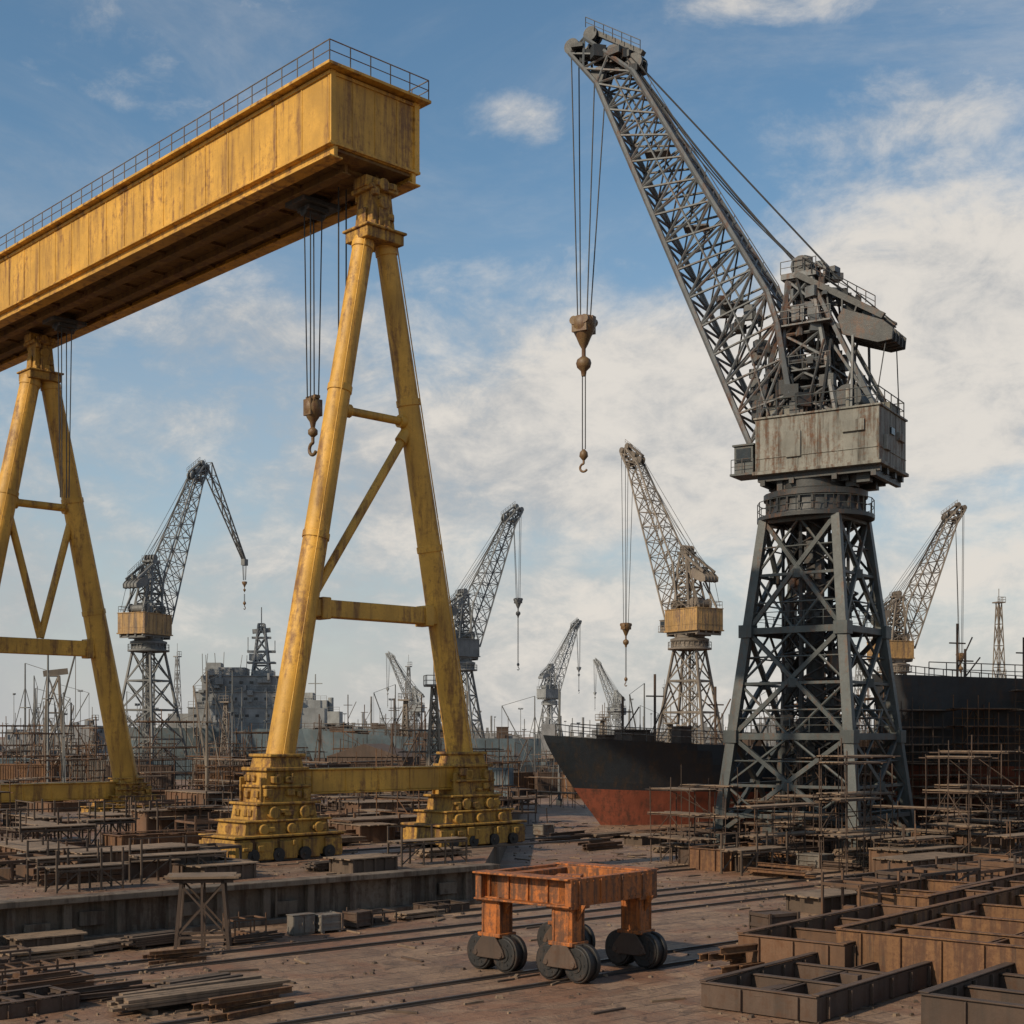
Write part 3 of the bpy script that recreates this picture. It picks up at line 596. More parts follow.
for x0,y0 in ((0,0),(LX,0),(0,-LY),(LX,-LY)):
    mb=MB(); mb.box((x0,y0,1.68),(.78,.7,1.2)); mb.box((x0,y0,1.12),(1.0,.86,.12)); mb.box((x0,y0,2.18),(1.05,.95,.1))
    mb.xprism([(x0-.75,2.26),(x0-.39,2.26),(x0-.39,1.75)],y0-.05,y0+.05); mb.xprism([(x0+.39,2.26),(x0+.75,2.26),(x0+.39,1.75)],y0-.05,y0+.05)
    for q in (-.3,.3): mb.box((x0-.4,y0+q,1.65),(.05,.06,1.0)); mb.box((x0+q,y0+.36,1.65),(.06,.05,1.0))
    lg=part(mb,'leg',OR,ct,bevel=.02)
    mb=MB(); mb.box((x0,y0,1.0),(1.1,.6,.24))
    for s in (-1,1):
        mb.xprism([(x0-.72,.5),(x0-.62,.72),(x0-.3,1.08),(x0+.3,1.08),(x0+.62,.72),(x0+.72,.5),(x0+.5,.42),(x0-.5,.42)],y0+s*.42-.04,y0+s*.42+.04)
    mb.tube((x0-.56,y0-.5,.56),(x0-.56,y0+.5,.56),.1); mb.tube((x0+.56,y0-.5,.56),(x0+.56,y0+.5,.56),.1)
    part(mb,'axle_frame',RS2,lg,bevel=.02)
    for a in (-.58,.58):
        mb=MB()
        mb.tube((x0+a,y0-.34,.56),(x0+a,y0+.34,.56),.49,32)
        for s in (-1,1): mb.tube((x0+a,y0+s*.10,.56),(x0+a,y0+s*.28,.56),.56,32)
        wh=part(mb,'wheel',TY,lg,bevel=.03)
        mb=MB(); mb.tube((x0+a,y0-.37,.56),(x0+a,y0+.37,.56),.24,18)
        for i in range(6):
            q=i*math.pi/3; mb.tube((x0+a+.34*math.cos(q),y0-.36,.56+.34*math.sin(q)),(x0+a+.34*math.cos(q),y0+.36,.56+.34*math.sin(q)),.04,6)
        part(mb,'hub',TY,wh)
# ------------------------------------------------------------------ ships
def hull(mb,L,B,D,sheer=1.5,rake=3,wl=.4,nst=26,nv=12):
    grid=[]
    for sgn in (-1,1):
        g=[]
        for i in range(nst+1):
            s=i/nst; row=[]
            for j in range(nv+1):
                t=j/nv; e=.28+.28*(1-t); f=min(1,s/e)**.75 if s>0 else 0
                if s>.88: f*=1-.25*((s-.88)/.12)
                hb=max(.06,B/2*f*(.72+.28*min(1,t*2.2)))
                x=s*L+rake*(1-t)**1.2*(1-s)**4; z=t*(D+sheer*(1-s)**3)
                row.append((x,sgn*hb,z))
            g.append(row)
        grid.append(g)
    for sg,g in enumerate(grid):
        for i in range(nst):
            for j in range(nv):
                q=[g[i][j],g[i+1][j],g[i+1][j+1],g[i][j+1]]
                if sg: q=q[::-1]
                mb.add(q,[(0,1,2,3)],0 if (j+.5)/nv>wl else 1)
    a,b=grid
    for i in range(nst): mb.add([a[i][nv],a[i+1][nv],b[i+1][nv],b[i][nv]],[(0,1,2,3)],2)
    for j in range(nv): mb.add([a[0][j],a[0][j+1],b[0][j+1],b[0][j]],[(0,1,2,3)],0 if (j+.5)/nv>wl else 1); mb.add([a[nst][j],b[nst][j],b[nst][j+1],a[nst][j+1]],[(0,1,2,3)],0 if (j+.5)/nv>wl else 1)
def ship(label,loc,rot,L,B,D,mats,sheer=1.5,rake=3,wl=.4,seed=1,cat='ship',nm=6):
    root=bpy.data.objects.new('ship',None); COL.objects.link(root); root.location=loc; root.rotation_euler=(0,0,rot); root['label']=label; root['category']=cat
    mb=MB(); hull(mb,L,B,D,sheer,rake,wl)
    h=part(mb,'hull',mats,root)
    e=.28; pts=[(L*s,-B/2*min(1,s/e)**.75+.15,D+sheer*(1-s)**3) for s in [i/20 for i in range(1,20)]]
    for s in (1,-1):
        mb=MB(); mb.rail([(p[0],s*p[1],p[2]) for p in pts],1.0,1.5,.04); part(mb,'deck_railing',GY,h)
    rr=random.Random(seed)
    for k in range(nm+4):
        mb=MB(); x=rr.uniform(.12,.92)*L; a,b,c=rr.uniform(.8,2.5),rr.uniform(.8,2),rr.uniform(.6,1.6); yy=rr.uniform(-.25,.25)*B; mb.box((x,yy,D+c/2),(a,b,c)); mb.box((x,yy,D+c+.06),(a+.15,b+.15,.12)); part(mb,'deck_hatch',RS2,h)
    for k in range(nm):
        mb=MB(); x=rr.uniform(.1,.9)*L; y=rr.uniform(-.2,.2)*B; hh=rr.uniform(3,7); mb.tube((x,y,D),(x,y,D+hh),.1,6); mb.tube((x-.8,y,D+hh*.7),(x+.8,y,D+hh*.7),.06,5); mb.tube((x,y,D+hh*.3),(x+1.5,y,D+hh*.8),.06,5); part(mb,'deck_mast',RS2,h)
    return root,h
ship('black hulled ship with red bottom paint in dry dock',(2.4,107,0),math.atan2(.42,.9),34,10.5,6.0,[HB,HR,RS2],seed=2,wl=.40,sheer=1.0,rake=5.0)
rs,rh=ship('dark hulled ship behind rusty scaffolding',(26.5,103,0),R(24),75,14,10.6,[HBR,HR,RS2],seed=5,wl=.40,sheer=.9,rake=2,nm=14)
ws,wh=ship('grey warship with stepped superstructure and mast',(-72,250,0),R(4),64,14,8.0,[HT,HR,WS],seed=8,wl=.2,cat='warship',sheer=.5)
mb=MB(); o=12.0
mb.box((o+12,0,9.9),(18.5,10,3.8)); mb.box((o+12.2,0,13.2),(16.5,9.4,2.8)); mb.box((o+11.5,0,16.0),(13,8.4,2.8)); mb.box((o+9,0,18.2),(7,7,1.6)); mb.box((o+6.8,0,19.4),(2.5,4,1.0)); mb.box((o+15.5,0,17.9),(3.5,5,1.2)); mb.box((o+23.5,0,10),(6,8,3.6)); mb.box((o+24,0,12.4),(3.4,5,1.6)); mb.box((o+1.0,0,9.4),(4,7,2.8))
for z in (11.85,14.65,17.45): mb.box((o+12,0,z),(18.9 if z<12 else (16.9 if z<15 else 13.4),10.3 if z<12 else (9.8 if z<15 else 8.8),.14))
for z,a,b,c in ((11.9,2.8,21.2,5.1),(14.7,4,20.3,4.8),(17.5,5.2,17.8,4.3)): mb.rail([(o+a,-c,z),(o+b,-c,z)],1.0,1.2,.05)
r_=random.Random(4)
for k in range(40): mb.box((o+r_.uniform(4,20),r_.choice((-4.9,-4.5,4.2)),r_.uniform(9,18)),(r_.uniform(.4,1.6),.9,r_.uniform(.4,1.3)))
for k in range(8): x_=o+r_.uniform(4,18); mb.tube((x_,r_.uniform(-3,3),17),(x_,r_.uniform(-3,3),r_.uniform(19,22)),.07,5)
su=part(mb,'superstructure',WS,ws,bevel=.06)
for z,x0,x1,y in ((16.3,6.5,15.5,-4.22),(13.4,5.5,18.5,-4.72),(10.4,4,20,-5.02),(18.5,6.6,11.2,-3.52)):
    x=x0
    while x<x1: mb=MB(); mb.box((o+x,y,z),(.6,.14,.45)); part(mb,'window',GLASS,su); x+=1.8
mb=MB(); m_=o+15
mb.truss([[Vector((m_+a*(1-t*.7),b*(1-t*.7),17+10*t)) for a,b in ((-1.6,-1.6),(1.6,-1.6),(1.6,1.6),(-1.6,1.6))] for t in (0,.25,.5,.75,1)],.22,.12,5)
mb.box((m_,0,22),(5,1.2,.4)); mb.box((m_,0,24.5),(3.4,1,.35)); mb.box((m_,0,20),(5,3,.3)); mb.box((m_-1,0,21),(2.2,2.2,1.2)); mb.tube((m_,0,26),(m_,0,30),.1); mb.tube((m_-2.4,0,22),(m_-2.4,0,24.6),.08); mb.tube((m_+2.4,0,22),(m_+2.4,0,24),.08); mb.beam((m_-1.6,0,25.6),(m_+1.6,0,25.9),.5,.8)
part(mb,'mast',WS,su)
ship('pale workboat with teal hull',(-50,300,0),R(4),42,10,8,[HT,HR,WS],seed=9,wl=.2)
ship('teal hulled barge moored at the quay',(-30,200,0),R(6),34,9,6.5,[HT,HR,RS2],seed=12,wl=.15)
def deckhouse(x,y,z,w,mat,lab):
    mb=MB(); mb.box((0,0,2),(w,6,4)); mb.box((-.1*w,0,5.2),(w*.7,5,2.4)); mb.box((-.2*w,0,7.2),(w*.35,4,1.6)); mb.tube((0,0,6),(0,0,12),.15); mb.beam((-1.5,0,10),(1.5,0,10),.2); mb.tube((w*.3,0,4),(w*.3,0,7),.6,10)
    mb.rail([(-w/2,-3,4),(w/2,-3,4)],.9,1.2,.05); mb.rail([(-w*.45,-2.5,6.4),(w*.25,-2.5,6.4)],.9,1.2,.05)
    k=-w*.35
    o=put('deckhouse',mb.mesh('deckhouse',mat),loc=(x,y,z),label=lab,cat='ship deckhouse',bevel=.08)
    while k<w*.3: mb=MB(); mb.box((k,-3.02,2.6),(.7,.08,.6)); part(mb,'window',GLASS,o); k+=1.6
deckhouse(-42,299,8,11,WW,'pale ship deckhouse with small windows')
# ------------------------------------------------------------------ clutter kinds
def scaffold_kind(w,d,h,lift=2.0,seed=0,r=.036,pr=.8,bw=1.8):
    rr=random.Random(seed); mb=MB(); db=MB(); nx=max(1,round(w/bw)); nz=max(1,round(h/lift))
    for i in range(nx+1):
        for y in (0,d):
            x=i*w/nx; mb.tube((x,y,0),(x+rr.uniform(-.1,.1),y,h+rr.uniform(-.8,1.3)),r,5)
    for k in range(1,nz+1):
        z=h*k/nz
        for y in (0,d): mb.tube((-.2-rr.random()*.6,y,z),(w+.2+rr.random()*.6,y,z+rr.uniform(-.06,.06)),r,5); 
        for y in (0,d):
            if rr.random()<.5: mb.tube((0,y,z-lift*.5),(w,y,z-lift*.5+rr.uniform(-.1,.1)),r*.8,5)
        for i in range(nx+1): mb.tube((i*w/nx,-.15,z),(i*w/nx,d+.15,z),r,5)
    for k in range(nz):
        for i in range(nx):
            if rr.random()<.6:
                z0,z1=h*k/nz,h*(k+1)/nz; 
                if rr.random()<.5:z0,z1=z1,z0
                mb.tube((i*w/nx,rr.choice((0,d)),z0),((i+1)*w/nx,rr.choice((0,d)),z1),r*.8,5)
    for k in range(1,nz+1):
        z=h*k/nz+.05; y=0.05
        if rr.random()>pr: continue
        while y<d-.15:
            a=rr.uniform(-.3,.1); db.box((w/2+a,y+.12,z+.03),(w+rr.uniform(-.3,.7),.25,.05),rr.uniform(-.01,.01))
            y+=.25
    if not db.v: db.box((w/2,d/2,h+.08),(w,.25,.05))
    return [('scaffold',mb.mesh('scaffold',RS2),.0),('plank_deck',db.mesh('plank_deck',WD),.0)]
SC=[scaffold_kind(3.6,1.3,1.8,1.6,1),scaffold_kind(5.4,1.4,3.6,1.8,2),scaffold_kind(3.6,1.8,5.5,1.9,3),scaffold_kind(7.2,1.3,3.0,1.5,4,pr=.6),scaffold_kind(5.4,1.5,10,1.45,5,bw=1.2),scaffold_kind(1.8,1.8,2.8,1.4,6)]
def recolor(kind,mats):
    out=[]
    for (n,me,_),m in zip(kind,mats):
        me=me.copy(); me.materials.clear(); me.materials.append(m); out.append((n,me,0))
    return out
SC2=[recolor(k,(GY,WD2)) for k in SC]; SC3=[recolor(k,(RS,WD)) for k in SC]; SC4=[recolor(k,(RS3,WD2)) for k in SC]
def plankstack(seed,L=3,n=14,mat=WD,name='plank_stack'):
    rr=random.Random(seed); mb=MB(); 
    for x in (-L*.35,L*.35): mb.box((x,0,.06),(.14,1.3,.12))
    z=.16
    for row in range(4):
        y=-.55
        while y<.5:
            if rr.random()<.85: mb.box((rr.uniform(-.15,.15),y,z),(L+rr.uniform(-.4,.5),.22,.07),rr.uniform(-.04,.04))
            y+=.25
        z+=.085
    return [(name,mb.mesh(name,mat),.0)]
def beampile(seed,L=4,mat=RS,name='steel_beam_pile'):
    rr=random.Random(seed); mb=MB()
    for i in range(7):
        y=rr.uniform(-.9,.9); z=.14+.28*(i//3); a=rr.uniform(-.12,.12); l=L*rr.uniform(.6,1.1); d=Vector((math.cos(a),math.sin(a),0))*l/2; c=Vector((rr.uniform(-.4,.4),y,z))
        p,q=c-d,c+d
        mb.beam(p+Vector((0,0,.1)),q+Vector((0,0,.1)),.2,.03); mb.beam(p-Vector((0,0,.1)),q-Vector((0,0,.1)),.2,.03); mb.beam(p,q,.03,.2)
    return [(name,mb.mesh(name,mat),0)]
def pipes(seed,L=4,mat=RS2):
    mb=MB(); rr=random.Random(seed)
    for r_,k in ((0,4),(1,3),(2,2)):
        for i in range(k): 
            y=(i-(k-1)/2)*.42; l=L+rr.uniform(-.4,.4); mb.tube((-l/2,y,.2+r_*.36),(l/2,y,.2+r_*.36),.2,12)
    return [('pipe_stack',mb.mesh('pipe_stack',mat),0)]
def caisson(w,d,h,nx,ny,mat=RS,tk=.12,name='steel_caisson',hi=.85,junk=0):
    mb=MB(); rr=random.Random(int(w*10))
    for i in range(nx+1):
        x=-w/2+w*i/nx; e=i in(0,nx); hh=h if e else h*hi
        mb.box((x,0,hh/2),(tk,d+(tk if e else -tk*1.1),hh)); mb.box((x,0,hh+.02),(tk*2.2,d+.1,.04))
    for j in range(ny+1):
        y=-d/2+d*j/ny; e=j in (0,ny); hh=h-.004 if e else h*(hi-.05)
        mb.box((0,y,hh/2),(w-tk*1.1,tk*.98,hh)); mb.box((0,y,hh+.065 if e else hh-.02),(w+.1,tk*2.2,.04))
        if e:
            n=int(w/1.1)
            for k in range(n): 
                s=1 if j else -1; mb.box((-w/2+.45+k*w/n,y+s*(tk*.5+.05),hh/2),(.05,.1,hh-.06)); mb.box((-w/2+.45+k*w/n,y-s*(tk*.5+.05),hh/2),(.05,.1,hh-.06))
    for i in (0,nx):
        s=1 if i else -1; x=-w/2+w*i/nx; n=int(d/1.1)
        for k in range(n): mb.box((x+s*(tk*.5+.05),-d/2+.45+k*d/n,h/2),(.1,.05,h-.06))
    mb.box((0,0,.03),(w-.2,d-.2,.05))
    for k in range(junk):
        mb.box((rr.uniform(-.45,.45)*w,rr.uniform(-.42,.42)*d,.15+rr.random()*.2),(rr.uniform(.3,1.6),rr.uniform(.1,.6),rr.uniform(.08,.3)),rr.uniform(0,3))
    return [(name,mb.mesh(name,mat),.012)]
def openframe(w,d,h,seed,mat=RS):
    rr=random.Random(seed); mb=MB()
    for z in (.1,h):
        for s in (-1,1): mb.beam((-w/2,s*d/2,z),(w/2,s*d/2,z),.14); mb.beam((s*w/2,-d/2,z),(s*w/2,d/2,z),.14)
    n=max(2,int(w/1.1))
    for i in range(n+1):
        x=-w/2+w*i/n
        for s in (-1,1): mb.beam((x,s*d/2,0),(x,s*d/2,h+rr.choice((0,0,.5))),.1)
        if rr.random()<.6: mb.beam((x,-d/2,h),(x,d/2,h),.1)
    if rr.random()<.8: mb.beam((-w/2,-d/2,.1),(w/2,-d/2,h),.08)
    for k in range(5):
        mb.box((rr.uniform(-.3,.3)*w,rr.uniform(-.3,.3)*d,.3),(rr.uniform(.4,1.4),rr.uniform(.4,1),rr.uniform(.3,.7)),rr.random())
    return [('steel_cage',mb.mesh('steel_cage',mat),0)]
def deckblock(seed,w,d,h,mat):
    rr=random.Random(seed); mb=MB(); mb.box((0,0,h*.5-.03),(w-.4,d-.3,h-.06)); tp=MB()
    n=int(w/.8)
    for i in range(n+1):
        for s in (-1,1): mb.box((-w/2+.2+i*(w-.4)/n,s*(d/2-.12),h/2),(.12,.12,h))
    y=-d/2+.12
    while y<d/2: tp.box((rr.uniform(-.1,.1),y,h+.03),(w+rr.uniform(-.2,.4),.24,.06),rr.uniform(-.01,.01)); y+=.25
    return [('low_platform',mb.mesh('low_platform',mat),0),('plank_deck',tp.mesh('plank_deck',WD),0)]
def drum():
    mb=MB(); mb.lathe([(.27,0),(.3,.02),(.3,.28),(.315,.3),(.3,.32),(.3,.58),(.315,.6),(.3,.62),(.3,.86),(.28,.88)],(0,0,0),16); return [('oil_drum',mb.mesh('oil_drum',RS3),0)]
def crate(seed,mat=GY):
    mb=MB(); w,d,h=1.5,1.1,.9
    mb.box((0,0,h/2+.12),(w-.1,d-.1,h-.1)); 
    for s in (-1,1):
        for z in (.2,.55,.95): mb.box((0,s*(d/2-.02),z),(w,.05,.12)); mb.box((s*(w/2-.02),0,z),(.05,d,.12))
        for q in (-1,1): mb.box((q*w*.44,s*(d/2+.02),.57),(.12,.06,.95))
        mb.box((s*w*.35,0,.06),(.14,d,.12))
    return [('crate',mb.mesh('crate',mat),.01)]
def tool_cabinet():
    mb=MB(); mb.box((0,0,.75),(1.8,.8,1.3)); mb.box((0,0,1.43),(1.9,.9,.06)); mb.box((0,0,.05),(1.6,.7,.1))
    for x in (-.45,.45): mb.box((x,-.42,.75),(.8,.05,1.15)); mb.box((x+.3,-.46,.8),(.04,.05,.2))
    return [('tool_cabinet',mb.mesh('tool_cabinet',GY),.01)]
def shed(w,d,h,mat):
    mb=MB(); mb.box((0,0,h/2),(w,d,h)); 
    P=[(-w/2-.2,h),(w/2+.2,h),(0,h+w*.16)]
    mb.xprism(P,-d/2-.2,d/2+.2)
    n=int(w/.8)
    for i in range(n+1): mb.box((-w/2+i*w/n,-d/2-.03,h/2),(.08,.06,h))
    dr=MB(); dr.box((w*.18,-d/2-.07,1.1),(1.6,.08,2.2))
    out=[('shed',mb.mesh('shed',mat),0),('door',dr.mesh('door',RS2),0)]
    for i in range(int(w/2.4)):
        wn_=MB(); wn_.box((-w/2+1.2+i*2.4,-d/2-.04,h*.7),(1.0,.1,.7)); out.append(('window',wn_.mesh('window',GLASS),0))
    return out
def container(mat):
    mb=MB(); mb.box((0,0,1.3),(6,2.36,2.5)); 
    for i in range(24):
        for s in (-1,1): mb.box((-2.85+i*.248,s*1.19,1.3),(.12,.08,2.3))
    for a in (-1,1):
        for b in (-1,1): mb.box((a*2.96,b*1.17,1.3),(.16,.16,2.62))
        for z in (.06,2.56): mb.box((0,a*1.18,z),(6,.14,.12))
    dr=MB()
    for s in (-.57,.57): dr.box((3.03,s,1.3),(.06,1.08,2.3)); dr.tube((3.08,s,.3),(3.08,s,2.3),.03)
    return [('shipping_container',mb.mesh('shipping_container',mat),0),('door',dr.mesh('door',mat),0)]
def latmast(h,mat,seed=0,w=1.3):
    mb=MB(); mb.truss([[Vector((w*a*(1-t*.75),w*b*(1-t*.75),h*t)) for a,b in ((-1,-1),(1,-1),(1,1),(-1,1))] for t in [i/8 for i in range(9)]],.1,.06,5)
    mb.box((0,0,h),(1.6,1.6,.2)); mb.rail([(-.8,-.8,h),(.8,-.8,h),(.8,.8,h)],.9,.8,.04); mb.tube((0,0,h),(0,0,h+2.4),.06)
    return [('lattice_mast',mb.mesh('lattice_mast',mat),0)]
def lampmast(h,mat):
    mb=MB(); mb.tube((0,0,0),(0,0,h),.2,8,0,.09); mb.box((0,0,.2),(.8,.8,.4)); mb.beam((-.8,0,h),(.8,0,h),.12)
    lm=MB()
    for x in (-.7,-.25,.25,.7): lm.box((x,-.15,h+.22),(.3,.3,.32))
    return [('floodlight_mast',mb.mesh('floodlight_mast',mat),0),('lamp',lm.mesh('lamp',mat),0)]
def derrick(h,mat,seed):
    rr=random.Random(seed); mb=MB(); mb.tube((0,0,0),(0,0,h),.13,6,0,.07); mb.box((0,0,.3),(.6,.6,.6)); mb.tube((0,0,h*.25),(h*.35,0,h*.9),.07,5); mb.tube((0,0,h),(h*.35,0,h*.9),.03,4); mb.tube((h*.35,0,h*.9),(h*.35,0,h*.5),.03,4)
    for k in (-1,1): mb.tube((0,0,h*.8),(k*h*.2,k*.8,0),.04,4)
    mb.box((0,0,h*.62),(1.0,.5,.1))
    return [('derrick_post',mb.mesh('derrick_post',mat),0)]
def staging(seed):
    rr=random.Random(seed); mb=MB(); d=MB(); w=rr.uniform(3,5); h=rr.uniform(.9,1.5)
    for i in range(4):
        for y in (0,1.4): mb.beam((i*w/3,y,0),(i*w/3,y,h+(.9 if rr.random()<.5 else 0)),.09)
        mb.beam((i*w/3,0,h-.1),(i*w/3,1.4,h-.1),.08)
    for y in (0,1.4): mb.beam((0,y,h-.15),(w,y,h-.15),.1); mb.beam((0,y,.1),(w/3,y,h-.2),.06); mb.beam((w,y,.1),(w*2/3,y,h-.2),.06)
    mb.beam((0,1.4,h+.85),(w,1.4,h+.85),.06)
    for k in range(6): d.box((w/2+rr.uniform(-.2,.2),.12+k*.24,h),(w+rr.uniform(0,.8),.245,.05),rr.uniform(-.01,.01))
    return [('work_staging',mb.mesh('work_staging',WD2),0),('plank_deck',d.mesh('plank_deck',WD),0)]
K=dict(plank=[plankstack(1),plankstack(2,4.2),plankstack(3,2.4,mat=WD2)],beam=[beampile(1),beampile(2,5.5,RS2),beampile(3,3.4,RS3)],
 pipe=[pipes(1),pipes(2,5.5,RS)],frame=[openframe(4,2.2,1.1,1,RS2),openframe(5.5,2.6,1.4,2,RS2),openframe(3,2,1.7,3,RS),openframe(6.5,3,1.0,4,RS)],
 cais=[caisson(5,3,.8,4,2,junk=8),caisson(3.6,2.4,.6,3,2,RS2,junk=6),caisson(4.5,2.2,1.0,3,1,RS3,junk=6)],drum=[drum()],crate=[crate(1),crate(2,WD),crate(3,RS2)],cab=[tool_cabinet()],stag=[staging(1),staging(2),staging(3)],
 plat=[deckblock(1,4.5,2.4,.9,RS2),deckblock(2,6.5,2.8,1.3,RS),deckblock(3,3.2,2,.7,WD2)],
 cont=[container(RS3),container(HT),container(RS2),container(GY)],shed=[shed(9,6,3.6,GY),shed(12,7,4.2,RS2),shed(7,5,3.2,RS)],mast=[latmast(14,BG2),latmast(20,BK)],lamp=[lampmast(16,BG2),lampmast(12,BK)],
 der=[derrick(9,BB,1),derrick(12,BG,2),latmast(10,BB,0,.7),derrick(7,RS2,3)])
INFO=dict(plank=('stack of weathered timber planks lying on the yard','plank stack','plank stacks around the yard'),
 beam=('loose pile of rusty steel beams on the ground','steel beams','steel beam piles in the yard'),
 pipe=('stack of rusty steel pipes on the ground','pipes','pipe stacks in the yard'),
 frame=('rusty open steel cage standing on the yard','steel cage','rusty steel cages around the yard'),
 cais=('low rusty steel box grid with open compartments','steel box','open steel boxes in the yard'),
 drum=('rusty orange oil drum standing upright','drum','oil drums'),crate=('battered slatted crate on the yard','crate','crates in the yard'),
 plat=('low rusty work platform topped with weathered planks','platform','low work platforms on the quay'),
 cab=('grey steel tool cabinet with double doors','cabinet','tool cabinets'),stag=('timber work staging with plank deck and handrail','staging','work stagings on the quay'),
 cont=('weathered corrugated shipping container','container','shipping containers'),shed=('rusty ribbed workshop shed with pitched roof','shed','workshop sheds'),
 mast=('hazy grey lattice mast on the skyline','mast','skyline masts'),lamp=('tall floodlight mast on the skyline','floodlight','floodlight masts'),
 der=('thin brown derrick post with stay wires on the quay','derrick','derrick posts along the docks'),
 scaf=('rusty tube scaffold with plank decks','scaffold','scaffolds across the shipyard'))
def place(kind,key,loc,rot=0,sc=1,label=None):
    L,c,g=INFO[key]; top=None
    for i,(n,me,bv) in enumerate(kind):
        if i==0: top=put(n,me,None,loc,rot,sc,label or L,c,g,bevel=bv)
        else: put(n,me,top,bevel=bv)
    return top
def inquay(x,y):
    if y>128: return x<1-(y-130)*.083 if y<262 else False
    s=(Vector((x,y,0))-W0); side=wd.x*s.y-wd.y*s.x
    return side>1.0 and x< -1.2+(y-58.7)*.03-.8
EX=[(-10.6,62.3,4.8),(-2.4,70.3,4.6),(-6.5,66.3,2.5),(-9.6,58.5,3.6),(-9.2,55.5,2.0),(-1.9,65,3),(-1.5,61.5,2),(-26.3,96.4,5),(-24.5,90,5),(-36.7,86.6,6),(19.5,90,2.5),(2.7,42.5,6)]
def free(x,y,r=0): return all((x-a)**2+(y-b)**2>(q+r)**2 for a,b,q in EX)
rg=random.Random(11)
n=0
while n<160:
    Y=rg.uniform(52,135); X=rg.uniform(-.375*Y,0)
    if not inquay(X,Y) or not free(X,Y,1): continue
    r=rg.random(); rot=UA+rg.choice((0,0,math.pi/2))+rg.uniform(-.12,.12)
    if r<.08: key='stag'
    elif r<.24: key='plank'
    elif r<.38: key='beam'
    elif r<.52: key='frame'
    elif r<.72: key='plat'
    elif r<.80: key='cais'
    elif r<.85: key='crate'
    elif r<.89: key='pipe'
    else: key='scaf'
    kind=rg.choice(K[key]) if key!='scaf' else rg.choice(rg.choice((SC,SC4,SC3))[:2]+[SC[5]])
    place(kind,key,(X,Y,1.5),rot,(rg.uniform(.7,1.15),rg.uniform(.7,1.1),rg.uniform(.55,1.0))); n+=1
n=0
while n<125:
    Y=rg.uniform(100,225); X=rg.uniform(-.375*Y,.375*Y)
    q=inquay(X,Y)
    if not free(X,Y,1): continue
    if 0<X<36 and 98<Y<132: continue
    if X>24 and Y>94 and Y<170: continue
    if .0<X/Y<.16 and Y<114: continue
    kind=rg.choice(rg.choice((SC,SC2,SC3,SC4))[:4]); place(kind,'scaf',(X,Y,1.5 if q else 0),UA+rg.choice((0,math.pi/2,.3)),rg.uniform(.8,1.2)); n+=1
for i in range(60):
    Y=rg.uniform(105,240); X=rg.uniform(-.37*Y,.2*Y)
    if 0<X<36 and Y<136: continue
    if not free(X,Y,1): continue
    place(rg.choice(K['der']),'der',(X,Y,1.5 if inquay(X,Y) else 0),rg.uniform(0,6.28),rg.uniform(.7,1.2))
d=Vector((math.cos(R(24)),math.sin(R(24)),0)); nrm=Vector((d.y,-d.x,0))
for row in range(2):
    for i in range(9):
        f=min(1,(2+i*4.6)/75/.33)**.75
        p=Vector((26.5,103,0))+d*(.2+i*4.7+row*.7)+nrm*(f*7+1.9+row*1.9)
        if row==1 and i>5: continue
        place(rg.choice((SC[4],SC3[4],SC4[4])),'scaf',tuple(p),R(24),(.9,1,(rg.uniform(.85,1.15) if i<4 else rg.uniform(.4,1.0)) if row==0 else rg.uniform(.25,.6)),'tall rusty scaffold against the dark ship hull')
for i in range(4):
    place(SC3[4] if i%2 else SC4[4],'scaf',(23.8+i*1.1,105.5-i*1.6,0),R(100),(.75,1,rg.uniform(.85,1.15)),'tall rusty scaffold around the ship bow')
for i in range(5):
    dd=Vector((.9,.42,0)); nr=Vector((.42,-.9,0)); p=Vector((2.4,107,0))+dd*(13+i*3.6)+nr*7.0
    place(rg.choice((SC[1],SC3[0],SC4[3])),'scaf',tuple(p),math.atan2(.42,.9),1,'rusty scaffold beside the black hull')
n=0
while n<90:
    Y=rg.uniform(68,104); X=rg.uniform(.02*Y+2,.375*Y)
    if not free(X,Y,1.5): continue
    if X/Y<.14 and Y<99: continue
    if 98<Y and X<22: continue
    if Y<80 and rg.random()<.6: continue
    if Y>98 and X>22: continue
    r=rg.random(); key='scaf' if r<.30 else rg.choice(('frame','plank','beam','cais','crate','plat','stag','beam','plat'))
    kind=rg.choice((SC+SC3)[:4]) if key=='scaf' else rg.choice(K[key]); place(kind,key,(X,Y,0),UA+rg.choice((0,math.pi/2))+rg.uniform(-.1,.1),(rg.uniform(.7,1.1),rg.uniform(.7,1.1),rg.uniform(.6,1.1))); n+=1
for a in range(8):
    place(SC[2] if a%2 else SC3[5],'scaf',(15.0+rg.uniform(0,8),86+rg.uniform(0,7),0),rg.uniform(0,1.5),1,'rusty scaffold inside the crane tower base')
# low things in front of the black ship bow
for (x,y,k,i) in ((3.5,92,'beam',1),(6.5,95,'plank',1),(8.5,90,'plat',2),(2.2,97,'crate',0),(10.5,93,'cais',0),(5.2,86,'beam',0),(9.5,84,'plank',0),(11.5,88,'frame',0)):
    place(K[k][i],k,(x,y,0),UA+.1,.8)
